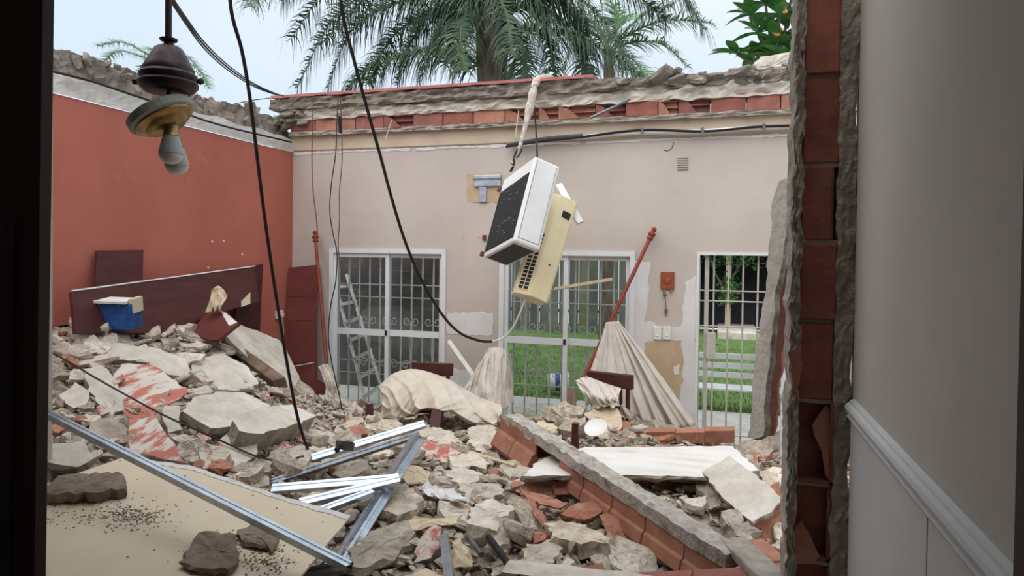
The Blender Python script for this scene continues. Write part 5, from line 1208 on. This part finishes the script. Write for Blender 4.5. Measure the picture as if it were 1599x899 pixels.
# ------------------------------------------------------------------ small fittings on the walls
t = empty('wall_bracket', at(760, 290, Y=YB), 'galvanised mounting bracket on the bare plaster patch', 'bracket')
a, b = at(741, 274, Y=YB), at(783, 291, Y=YB); MB().box((a.x, YB-.035, b.z), (b.x, YB-.008, a.z)).build('plate', m_metal, t, bevel=.004)
a, b = at(749, 292, Y=YB), at(760, 316, Y=YB); MB().box((a.x, YB-.025, b.z), (b.x, YB-.008, a.z)).build('stem', m_metal, t, bevel=.003)
a, b = at(741, 279, Y=YB), at(783, 281, Y=YB); MB().box((a.x, YB-.042, b.z), (b.x, YB-.034, a.z)).build('rib', m_metal_d, t)
for u, v in [(777, 286), (757, 371)]:
    p = at(u, v, Y=YB); tag(MB().box((p.x-.02, YB-.03, p.z-.03), (p.x+.02, YB, p.z+.03)).build('wall_clip', m_maroon_r, bevel=.003), 'small red metal clip on the wall ' + ('by the galvanised bracket' if v == 286 else 'left of the white unit'), 'clip')
a, b = at(1057, 246, Y=YB), at(1075, 266, Y=YB)
t = empty('wall_vent', ((a.x+b.x)/2, YB, b.z), 'small slotted vent high on the beige wall', 'vent')
MB().box((a.x, YB-.006, b.z), (b.x, YB, a.z)).build('plate', m_beige, t)
for k in range(6):
    z = a.z + (b.z-a.z)*(k+.5)/6; MB().box((a.x+.006, YB-.011, z-.005), (b.x-.006, YB-.005, z+.005)).build('slot', m_conc_d, t)
a, b = at(1032, 424, Y=YB), at(1053, 452, Y=YB)
t = empty('key_plaque', ((a.x+b.x)/2, YB, b.z), 'brown wooden key plaque with hooks between curtain and doorway', 'key holder')
MB().box((a.x, YB-.02, b.z), (b.x, YB-.002, a.z)).build('board', m_plaque, t, bevel=.004)
MB().lathe(V(((a.x+b.x)/2, YB-.021, (a.z+b.z)/2)), (0, -1, 0), [(.035, 0), (.035, .006), (.02, .01), (0, .01)], 8).build('carved_rosette', m_plaque, t)
for u in (1037, 1048): MB().lathe(at(u, 453, Y=YB-.02), (0, -.4, -1), [(.01, 0), (.012, .015), (.006, .03)], 8).build('hook', m_brass, t)
p = at(1038, 460, Y=YB-.03)
t = empty('key_chain', p, 'rusty key and chain hanging under the brown plaque', 'key chain')
MB().lathe(p, (0, -1, 0), [(.018, -.01), (.022, 0), (.018, .012), (.008, .014)], 10).build('fob', m_brass, t)
MB().tube([p, at(1040, 478, Y=YB-.025), at(1040, 494, Y=YB-.025)], .004, 5).build('chain', m_wirered, t)
MB().box((at(1038, 482, Y=YB).x, YB-.03, at(1040, 488, Y=YB).z), (at(1043, 482, Y=YB).x, YB-.02, at(1040, 482, Y=YB).z)).build('key', m_brass, t)
for i, (u0, u1, lb) in enumerate([(1021, 1033, 'white wall socket left of its twin under the key plaque'), (1035, 1048, 'white wall socket next to the barred doorway')]):
    a, b = at(u0, 509, Y=YB), at(u1, 530, Y=YB)
    t = empty('wall_socket', ((a.x+b.x)/2, YB, b.z), lb, 'socket'); MB().box((a.x, YB-.03, b.z), (b.x, YB-.004, a.z)).build('plate', m_plastic, t, bevel=.006)
    MB().lathe(V(((a.x+b.x)/2, YB-.031, (a.z+b.z)/2-.01)), (0, -1, 0), [(.026, 0), (.026, .004), (.02, .002), (0, .001)], 14).build('outlet', m_white2, t)
a = at(434, 491, X=XL)
t = empty('wall_socket', a, 'white socket with plug on the red wall beside the lacquered door', 'socket')
MB().box((XL, a.y-.06, a.z-.05), (XL+.04, a.y+.06, a.z+.05)).build('plate', m_plastic, t, bevel=.006)
MB().box((XL+.04, a.y-.03, a.z-.025), (XL+.08, a.y+.02, a.z+.02)).build('plug', m_plastic, t, bevel=.006)
MB().tube(spline([V((XL+.06, a.y, a.z-.02)), V((XL+.07, a.y+.02, a.z-.2)), V((XL+.06, a.y+.04, a.z-.4)), V((XL+.1, a.y+.1, a.z-.6))], 5), .005, 5).build('cord', m_wirewhite, t)
# ------------------------------------------------------------------ palms and the plumeria beyond the wall
def frond(pts, parent, length=.6, n=52, seed=0, m=m_leaf, droop=1.0, wd=.034):
    C_ = spline(pts, 8); N = len(C_); r = random.Random(seed); mb = MB()
    rib = MB().tube(C_, .022, 5, r1=.005).build('frond', m_rachis, parent, smooth=True)
    for i in range(n):
        f = .10 + .90*i/(n-1); k = min(N-2, int(f*(N-1))); p = C_[k].lerp(C_[k+1], f*(N-1)-k); T = (C_[k+1]-C_[k]).normalized()
        sd_ = T.cross(V((0, 0, 1)))
        if sd_.length < .2: sd_ = T.cross(V((0, 1, 0)))
        sd_.normalize(); Lf = length*(.55+.45*math.sin(math.pi*min(1, .15+f*.85)))*r.uniform(.75, 1.1)
        for sg in (-1, 1):
            d = (sd_*sg*r.uniform(.55, 1) + T*r.uniform(.3, .9) + V((0, 0, r.uniform(-.1, .6)))).normalized(); q = p; w_ = T*wd
            L4 = []
            for j in range(5):
                t = j/4; ww_ = (1-t*.85)
                L4.append((q - w_*ww_*.5, q + w_*ww_*.5)); q = q + d*(Lf/4); d = (d + V((0, 0, -droop*r.uniform(.35, .62)))).normalized()
            mb.add([x for ab in L4 for x in ab], [(2*j, 2*j+1, 2*j+3, 2*j+2) for j in range(4)])
    mb.build('leaflets', m, rib)
def FP(px_, y0, y1): return [at(u, v, Y=y0+(y1-y0)*i/(len(px_)-1)) for i, (u, v) in enumerate(px_)]
base = at(770, 140, Y=11.6); base.z = -.1
palm = empty('palm_tree', base, 'tall feathery palm with drooping fronds behind the back wall', 'palm tree')
tp = [at(770, 150, Y=11.6), at(768, 100, Y=11.6), at(770, 50, Y=11.6), at(776, -20, Y=11.6), at(778, -60, Y=11.6)]
MB().tube([base, V((base.x, base.y, 2))] + tp, [.26, .26, .26, .28, .32, .36, .3], 14).build('trunk', m_trunk, palm, smooth=True)
for k in range(9):   # dead leaf bases wrapped round the trunk
    a = k*2.2; c = at(770, 130-k*16, Y=11.6); d_ = V((math.cos(a), math.sin(a), 0))
    MB().tube(spline([c + d_*.24, c + d_*.34 + V((0, 0, .2)), c + d_*.42 + V((0, 0, .45))], 3), .08, 5, r1=.02).build('leaf_base', m_trunk, palm, smooth=True)
FR = [([(765,0),(690,-30),(600,-22),(520,30),(465,135)], 11.6, 10.8), ([(760,20),(700,0),(620,5),(548,50),(512,135)], 11.6, 11.0), ([(762,120),(740,98),(690,82),(630,88),(570,112),(535,150)], 11.5, 10.9),
      ([(765,-10),(700,-45),(600,-60),(520,-30),(455,60)], 11.6, 11.8), ([(768,10),(745,-10),(712,30),(695,100)], 11.6, 12.4), ([(785,10),(840,-22),(900,-4),(950,45),(985,110)], 11.6, 11.0),
      ([(790,60),(830,48),(885,55),(945,80),(1000,118)], 11.5, 10.9), ([(785,0),(850,-45),(950,-48),(1050,-20),(1098,45)], 11.6, 11.2), ([(780,20),(800,45),(818,85),(815,135)], 11.4, 10.8),
      ([(778,10),(800,-25),(835,15),(858,70),(868,130)], 11.6, 11.2), ([(758,40),(715,35),(678,65),(655,125)], 11.6, 11.1), ([(755,20),(690,15),(615,55),(575,130)], 11.6, 12.2),
      ([(770,-5),(720,-45),(650,-40),(570,0),(500,70)], 11.6, 12.5), ([(782,-5),(830,-50),(900,-50),(980,-15),(1040,30)], 11.6, 12.6), ([(775,15),(770,-15),(790,20),(800,85)], 11.5, 10.6),
      ([(762,30),(735,10),(720,50),(725,110)], 11.5, 10.7), ([(765,-20),(690,-60),(580,-75),(490,-50),(440,0)], 11.7, 11.4), ([(790,20),(850,0),(900,25),(920,85)], 11.6, 12.2), ([(770,20),(760,0),(680,20),(640,70),(620,130)], 11.5, 11.3), ([(786,30),(820,10),(870,30),(905,75),(915,125)], 11.5, 11.4)]
for i, (p_, a, b) in enumerate(FR): frond(FP(p_, a, b), palm, .96 if i < 8 else .84, 118, i, droop=1.35)
frond(FP([(768,-20),(690,-70),(600,-88),(520,-62),(450,-42),(405,-18),(388,10)], 11.6, 9.8), palm, .8, 100, 40, droop=1.35)
frond(FP([(768,-20),(690,-60),(600,-78),(540,-60),(480,-45),(440,-25)], 11.6, 10.2), palm, .7, 90, 41, droop=1.35)
b3 = at(952, 120, Y=14.5); b3.z = -.1
p3 = empty('palm_tree', b3, 'smaller bright green palm right of the tall palm', 'palm tree')
MB().tube([b3, at(952, 150, Y=14.5), at(950, 76, Y=14.5)], .16, 10, r1=.1).build('trunk', m_trunk, p3, smooth=True)
for i, (p_, a, b) in enumerate([([(950,78),(985,52),(1040,32),(1108,36)], 14.5, 14.2), ([(950,78),(965,40),(958,8)], 14.5, 14.8), ([(950,80),(990,66),(1035,70),(1075,105)], 14.5, 14), ([(948,78),(925,52),(895,70),(880,110)], 14.5, 14.2), ([(948,78),(940,50),(915,30),(890,40)], 14.5, 15), ([(952,78),(980,45),(1010,20),(1050,8)], 14.5, 15.2), ([(950,80),(975,85),(1000,105),(1010,130)], 14.5, 13.6)]):
    frond(FP(p_, a, b), p3, .55, 75, 60+i, m_leaf2, .45)
b4 = at(252, 120, Y=16); b4.z = -.1
p4 = empty('palm_tree', b4, 'distant pale green palm showing over the red wall', 'palm tree')
MB().tube([b4, at(252, 150, Y=16), at(252, 102, Y=16)], .18, 10, r1=.1).build('trunk', m_trunk, p4, smooth=True)
for i, (p_, a, b) in enumerate([([(252,102),(225,82),(190,66),(152,72)], 16, 15.6), ([(252,102),(220,88),(185,80),(160,98)], 16, 16.2), ([(252,102),(246,82),(232,76)], 16, 16.4), ([(252,102),(280,96),(310,108),(326,138)], 16, 15.7), ([(252,102),(270,86),(296,92),(318,120)], 16, 16.3), ([(252,102),(240,95),(220,110),(205,130)], 16, 15.5), ([(252,102),(262,80),(280,82)], 16, 16.6)]):
    frond(FP(p_, a, b), p4, .45, 60, 80+i, m_leaf2, .5)
# plumeria
b5 = at(1215, 110, Y=9.6); b5.z = -.1
p5 = empty('plumeria_tree', b5, 'plumeria with broad glossy leaves over the roof edge by the pillar', 'tree')
hub = at(1212, 108, Y=9.6)
MB().tube([b5, V((b5.x, b5.y, 2)), hub], .09, 8, r1=.05).build('trunk', m_bark, p5, smooth=True)
lm = bpy.data.meshes.new('leaf'); lv = []; lf = []
for j in range(6):
    t = j/5; w_ = .2*math.sin(math.pi*min(.98, .06+t*.92))**.8; z = -.25*t*t
    lv += [(t, -w_, z+.05*w_/.17), (t, 0, z), (t, w_, z+.05*w_/.17)]
for j in range(5):
    for k in range(2): lf.append((3*j+k, 3*j+k+1, 3*j+3+k+1, 3*j+3+k))
lm.from_pydata(lv, [], lf); lm.materials.append(m_plum); lm.polygons.foreach_set('use_smooth', [True]*len(lf))
rnd = random.Random(17)
for i, (u, v, dy) in enumerate([(1150,84,0), (1186,52,.1), (1217,26,-.1), (1243,58,.2), (1172,24,.3), (1232,92,-.2), (1200,88,.1), (1247,18,.1), (1214,66,-.2), (1236,-5,.1), (1195,5,.3), (1262,80,.0), (1180,84,.4), (1262,40,.1)]):
    c = at(u, v, Y=9.5+dy); MB().tube(spline([hub, hub.lerp(c, .5) + V((0, 0, -.05)), c], 4), .028, 6, r1=.016).build('branch', m_bark, p5, smooth=True)
    for k in range(10):
        a = k*2.4 + rnd.random()*.6; el = rnd.uniform(-.15, .75); d_ = V((math.cos(a)*math.cos(el), math.sin(a)*math.cos(el), math.sin(el)))
        o = bpy.data.objects.new('leaf', lm); COL.objects.link(o); o.parent = p5; o.location = c - V(b5)
        o.rotation_mode = 'QUATERNION'; o.rotation_quaternion = d_.to_track_quat('X', 'Z'); q = rnd.uniform(.27, .42); o.scale = (q, q, q)
    if i in (2, 3, 8, 13):
        for k in range(5):
            MB().lathe(c + V((rnd.uniform(-.08, .08), -.1, rnd.uniform(.0, .12))), (0, -1, .5), [(.004, 0), (.025, .02), (.018, .026), (0, .022)], 6).build('blossom', m_flower, p5)
